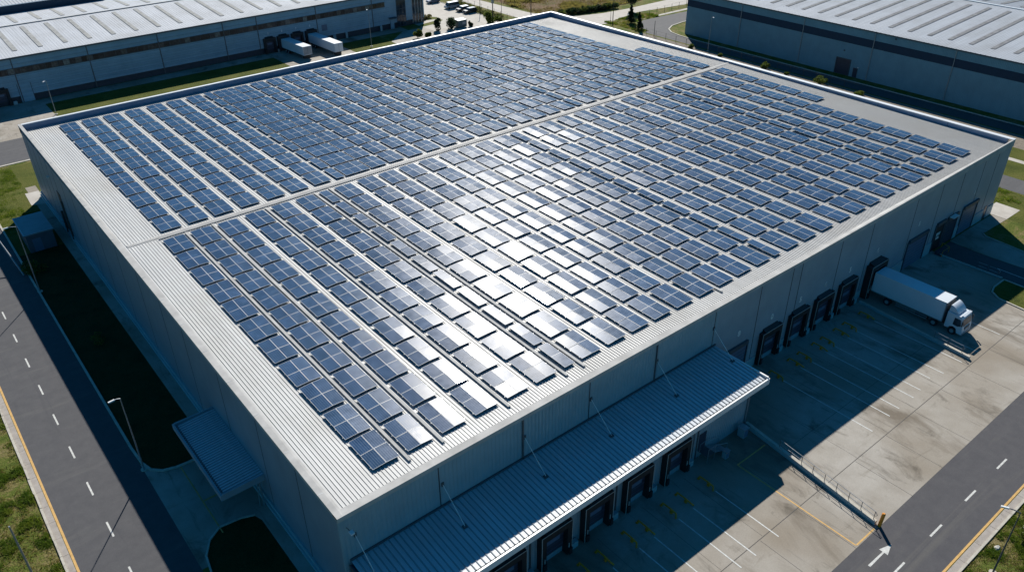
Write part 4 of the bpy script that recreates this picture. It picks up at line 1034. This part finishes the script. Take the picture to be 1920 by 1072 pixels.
m = MB(); m.box(RX - .06, RX - .004, 51.8, 52.9, .05, 2.2, 'door_dark'); m.build('door', RB)
m = MB(); m.box(RX - .25, RX - .004, 51.6, 51.85, 2.35, 2.55, 'frame_pale'); m.build('wall_lamp', RB)
for y, z in ((56.0, 5.4), (44.5, 10.3)):
    m = MB(); m.box(RX - .16, RX - .004, y - .15, y + .15, z, z + .3, 'trim_dark'); m.build('vent', RB)
m = MB(); ribs_x(m, RY0, RY1 + .2, RX - .3, RZ + .02, 198.5, 13.2, .5, .14, .025, 'roof_white_x'); m.build('roof_sheet', RB)
m = MB(); ribs_x(m, RY0, RY1 + .2, 198.5, 13.2, 234, RZ, .5, .14, .05, 'roof_white_x'); m.build('roof_sheet', RB)
m = MB(); m.box(198.2, 198.8, RY0, RY1, 13.22, 13.36, 'trim_bright'); m.build('ridge_cap', RB)
m = MB(); m.box(RX - .36, RX - .302, RY0, RY1, RZ - .2, RZ + .08, 'trim_dark')
y = RY0
while y < RY1: m.box(RX - .40, RX - .362, y, y + .25, RZ - .1, RZ + .12, 'trim_dark'); y += 1.0
m.build('gutter', RB)
y = -20.0
while y < 100:
    for (xa, xb) in ((167.5, 195.5), (202, 230)):
        zf = lambda x: (RZ + .02 + (13.2 - RZ) * (x - 162.7) / 35.8 if x < 198.5 else 13.2 - (13.2 - RZ) * (x - 198.5) / 35.5) + .06
        m = MB(); m.hexa([(xa, y, zf(xa)), (xb, y, zf(xb)), (xb, y + .95, zf(xb)), (xa, y + .95, zf(xa)), (xa, y, zf(xa) + .03), (xb, y, zf(xb) + .03), (xb, y + .95, zf(xb) + .03), (xa, y + .95, zf(xa) + .03)], 'skylight_right')
        m.build('skylight', RB)
    y += 4.55

# ------------------------------------------------------------------ vegetation
def leaf_cloud(mb, c, rx, ry, rz, n, size, mat, rnd, lumps=5, shell=.55):
    ls = [(Vector((rnd.gauss(0, .38), rnd.gauss(0, .38), rnd.gauss(0, .38))), rnd.uniform(.45, .8)) for _ in range(lumps)]
    k = mb.mi(mat)
    for _ in range(n):
        l, rr = ls[rnd.randrange(lumps)]
        v = Vector((rnd.gauss(0, 1), rnd.gauss(0, 1), rnd.gauss(0, 1))).normalized() * rr * (shell + (1 - shell) * rnd.random()) + l
        if v.length > 1.15: v *= 1.15 / v.length
        p = Vector((c[0] + v.x * rx, c[1] + v.y * ry, max(.05, c[2] + v.z * rz)))
        a = Vector((rnd.gauss(0, 1), rnd.gauss(0, 1), rnd.gauss(0, 1))).normalized() * size * rnd.uniform(.5, 1.2)
        b = a.cross(Vector((rnd.gauss(0, 1), rnd.gauss(0, 1), rnd.gauss(0, 1)))).normalized() * size * rnd.uniform(.4, .9)
        i = len(mb.v); mb.v += [tuple(p - a - b * .3), tuple(p + b), tuple(p + a - b * .2), tuple(p - b * .8)]
        mb.f.append((i, i + 3, i + 2, i + 1)); mb.m.append(k)
def bush(name, label, cat, x, y, rx, ry, h, mat, n=900, size=.16, seed=0, grp=None):
    rnd = random.Random(seed); T = thing(name, label, cat, (x, y, 0), grp)
    m = MB(); leaf_cloud(m, (x, y, h * .52), rx, ry, h * .5, n, size, mat, rnd, 7); m.build('foliage', T)
    m = MB()
    for k in range(5):
        a = rnd.uniform(0, 6.28); m.tube((x, y, 0), (x + math.cos(a) * rx * .5, y + math.sin(a) * ry * .5, h * .6), .04, 'bark', .015, n=5)
    m.build('stem', T)
def tree(label, x, y, h, rx, mat, n, seed, conic=False, size=.25, grp=None):
    rnd = random.Random(seed); T = thing('tree', label, 'tree', (x, y, 0), grp)
    m = MB(); m.tube((x, y, 0), (x + rnd.uniform(-.1, .1), y, h * .85), .16, 'bark', .04, n=8)
    for k in range(9):
        z = h * (.3 + .06 * k); a = rnd.uniform(0, 6.28); rr_ = rx * .8 * (1 - .5 * k / 9)
        m.tube((x, y, z), (x + math.cos(a) * rr_, y + math.sin(a) * rr_, z + h * .1), .05, 'bark', .015, n=5)
    m.build('trunk', T)
    m = MB()
    if conic:
        for k in range(7):
            t = k / 6; z = h * (.16 + .78 * t); rr_ = rx * (1.0 - .8 * t) * rnd.uniform(.85, 1.15)
            leaf_cloud(m, (x + rnd.uniform(-.15, .15), y + rnd.uniform(-.15, .15), z), rr_, rr_, h * .13, n // 7, size, mat, rnd, 5)
    else:
        leaf_cloud(m, (x, y, h * .62), rx, rx, h * .36, n, size, mat, rnd, 9)
    m.build('crown', T)
tree('dark round tree on the far side of the road junction', 170.5, 131.2, 6.8, 2.4, 'leaf_dark', 2600, 1)
tree('dark upright conifer on the green corner before the junction', 159.9, 121.2, 4.6, 1.5, 'leaf_dark', 2200, 2, True)
tree('slim dark conifer nearest the roof corner parapet', 156.2, 114.6, 4.8, 1.0, 'leaf_dark', 1600, 3, True)
for k, (x, y, rx, h, lab) in enumerate(((152.2, 69.5, 1.2, 1.9, 'bright green round bush behind the right parapet, near the ridge end'), (152.1, 54.2, 1.7, 2.1, 'broad pale green bush opposite the dark roller door'),
        (152.2, 92.5, .8, 1.3, 'small green bush by the lamp post behind the parapet'), (152.2, 83.0, .6, 1.0, 'tiny green shrub on the gravel strip'),
        (152.4, 44.5, 1.3, .8, 'low ragged shrub on the gravel strip right of the broad bush'), (152.4, 63.5, .5, .8, 'tiny shrub between the two round green bushes'))):
    bush('bush', lab, 'bush', x, y, rx, rx * .9, h, 'leaf', 1100, .15, 10 + k, 'bushes along the gravel strip')
for k, (x, y, rx, h, mat, lab) in enumerate(((113.2, 151.4, 1.3, 3.1, 'leaf_dark', 'dark round bush left of the big square-cut one by the car park'), (116.6, 149.8, 1.7, 3.4, 'leaf_dark', 'big dark square bush at the car park edge'),
        (104.2, 148.0, 1.2, 2.3, 'leaf', 'bright green bush at the shadow edge of the glass corner'), (107.0, 147.0, .9, 1.6, 'leaf', 'small green bush beside the bright one below the glass corner'),
        (128.9, 147.9, 1.6, 3.3, 'leaf', 'dark green bush cluster against the parapet by the stout pole'), (131.6, 147.4, 1.2, 2.0, 'leaf', 'light green bush right of the stout pole'),
        (122.7, 148.6, .6, 1.5, 'leaf_dark', 'small dark shrub right of the teal container'), (117.5, 165.5, 2.3, 1.2, 'leaf_brown', 'brownish shrub bed beside the glass corner'))):
    bush('shrub', lab, 'shrub', x, y, rx, rx, h, mat, 1500, .2, 30 + k, 'shrubs around the far car park')
rnd = random.Random(5)
hd = MB()
for k in range(70):
    t = k / 69; x = 150.5 + 19 * t + rnd.uniform(-.6, .6); y = 141 - 4.0 * t + rnd.uniform(-.5, .5)
    leaf_cloud(hd, (x, y, .8), 1.1, 1.0, .9, 120, .22, 'leaf_dark' if k % 3 else 'leaf', rnd, 4)
for k in range(60):
    t = k / 59; x = 134.5 + 3.0 * t; y = 150 + 26 * t
    leaf_cloud(hd, (x + rnd.uniform(-1.6, 1.6), y, .4), .9, .9, .5, 50, .2, 'leaf' if k % 2 else 'leaf_brown', rnd, 3)
tag(hd.build('hedge'), 'ragged dark hedge and weeds lining the far road', 'hedge', None, 'stuff')
bush('bush', 'dark shrub in the shadow at the foot of the leaning pole', 'bush', -7.0, 80.0, 1.7, 2.2, 1.3, 'leaf', 900, .14, 61)
bush('bush', 'faint green weed tuft on the dark verge by the long wall', 'bush', -5.2, 55.5, 1.0, 1.4, .9, 'leaf', 300, .12, 62)
tree('young leafy tree beside the street lamp at the lower right edge', 51.0, -32.2, 2.3, .8, 'leaf', 900, 63, False, .12)
for k, (x, y, s) in enumerate(((48.9, -30.9, .38), (53.4, -31.4, .25))):
    m = MB(); rnd2 = random.Random(k); n_ = 9
    lo = [(x + s * math.cos(a) * rnd2.uniform(.8, 1.2), y + s * .7 * math.sin(a) * rnd2.uniform(.8, 1.2)) for a in [6.283 * j / n_ for j in range(n_)]]
    i = len(m.v); m.v += [(p[0], p[1], 0) for p in lo] + [(x + (p[0] - x) * .6, y + (p[1] - y) * .6, s * .45 * rnd2.uniform(.8, 1.2)) for p in lo]
    kk = m.mi('rock'); m.f.append(tuple(range(i + n_, i + 2 * n_))); m.m.append(kk)
    for j in range(n_):
        q = (j + 1) % n_; m.f.append((i + j, i + q, i + n_ + q, i + n_ + j)); m.m.append(kk)
    tag(m.build('rock'), ['flat pale rock on the grass beside the front road kerb', 'small white rock near the young tree at the lower right'][k], 'rock')

def tufts(name, label, region, n, h, mats, seed, dens=.25, avoid=None):
    rnd = random.Random(seed); mb = MB(); ks = [mb.mi(k) for k in mats]
    x0, x1, y0, y1 = region; made = 0; tries = 0
    while made < n and tries < n * 12:
        tries += 1
        x = rnd.uniform(x0, x1); y = rnd.uniform(y0, y1)
        v = noise.noise(Vector((x * dens, y * dens, seed))) + .5 * noise.noise(Vector((x * dens * 3, y * dens * 3, seed + 5)))
        if v < rnd.uniform(-.45, .35): continue
        if avoid and avoid(x, y): continue
        made += 1; hh = h * (0.5 + max(0, v) * 1.6) * rnd.uniform(.6, 1.3); k = ks[0] if (v > .12 or rnd.random() < .3) else ks[-1]
        for b in range(3):
            a = rnd.uniform(0, 6.28); dx, dy = math.cos(a), math.sin(a); wd = .03 + hh * .09; o = rnd.uniform(.0, .12)
            i = len(mb.v)
            mb.v += [(x + dx * o - dy * wd, y + dy * o + dx * wd, 0), (x + dx * o + dy * wd, y + dy * o - dx * wd, 0), (x + dx * (o + hh * .6), y + dy * (o + hh * .6), hh)]
            mb.f.append((i, i + 1, i + 2)); mb.m.append(k)
    return tag(mb.build(name), label, 'grass', None, 'stuff')
tufts('grass', 'rough green and straw-coloured grass on the verge at the lower left', (-27, -17.7, 10, 62), 26000, .20, ['blade', 'dryblade'], 11, .45)
tufts('grass', 'short green grass beyond the front road at the lower right', (40, 72, -37, -30.15), 22000, .15, ['blade', 'dryblade'], 12, .5)
tufts('grass', 'mown grass left of the warehouse corner and kiosk', (-22, -1.8, 88, 124), 16000, .16, ['blade', 'blade'], 13, .25, lambda x, y: (x > -8.0 and y < 94 and x < -1) or (-16.9 < x < -8) or (x > -3.9 and 101 < y < 110))
tufts('grass', 'tall dry meadow grass beyond the far road', (147, 200, 139, 215), 30000, .6, ['dryblade', 'brownblade'], 14, .12)
tufts('grass', 'green grass right of the warehouse along the side road', (116.5, 127, -20, 40), 9000, .2, ['blade', 'dryblade'], 15, .4, lambda x, y: x < 121.3 and y < 1.4)
tufts('grass', 'grass on the green corner by the conifers', (155, 172, 112, 128), 6000, .3, ['blade', 'dryblade'], 16, .3, lambda x, y: y < 121.5 and x > 160 or y < 118 and x > 157.5 or y > 127)
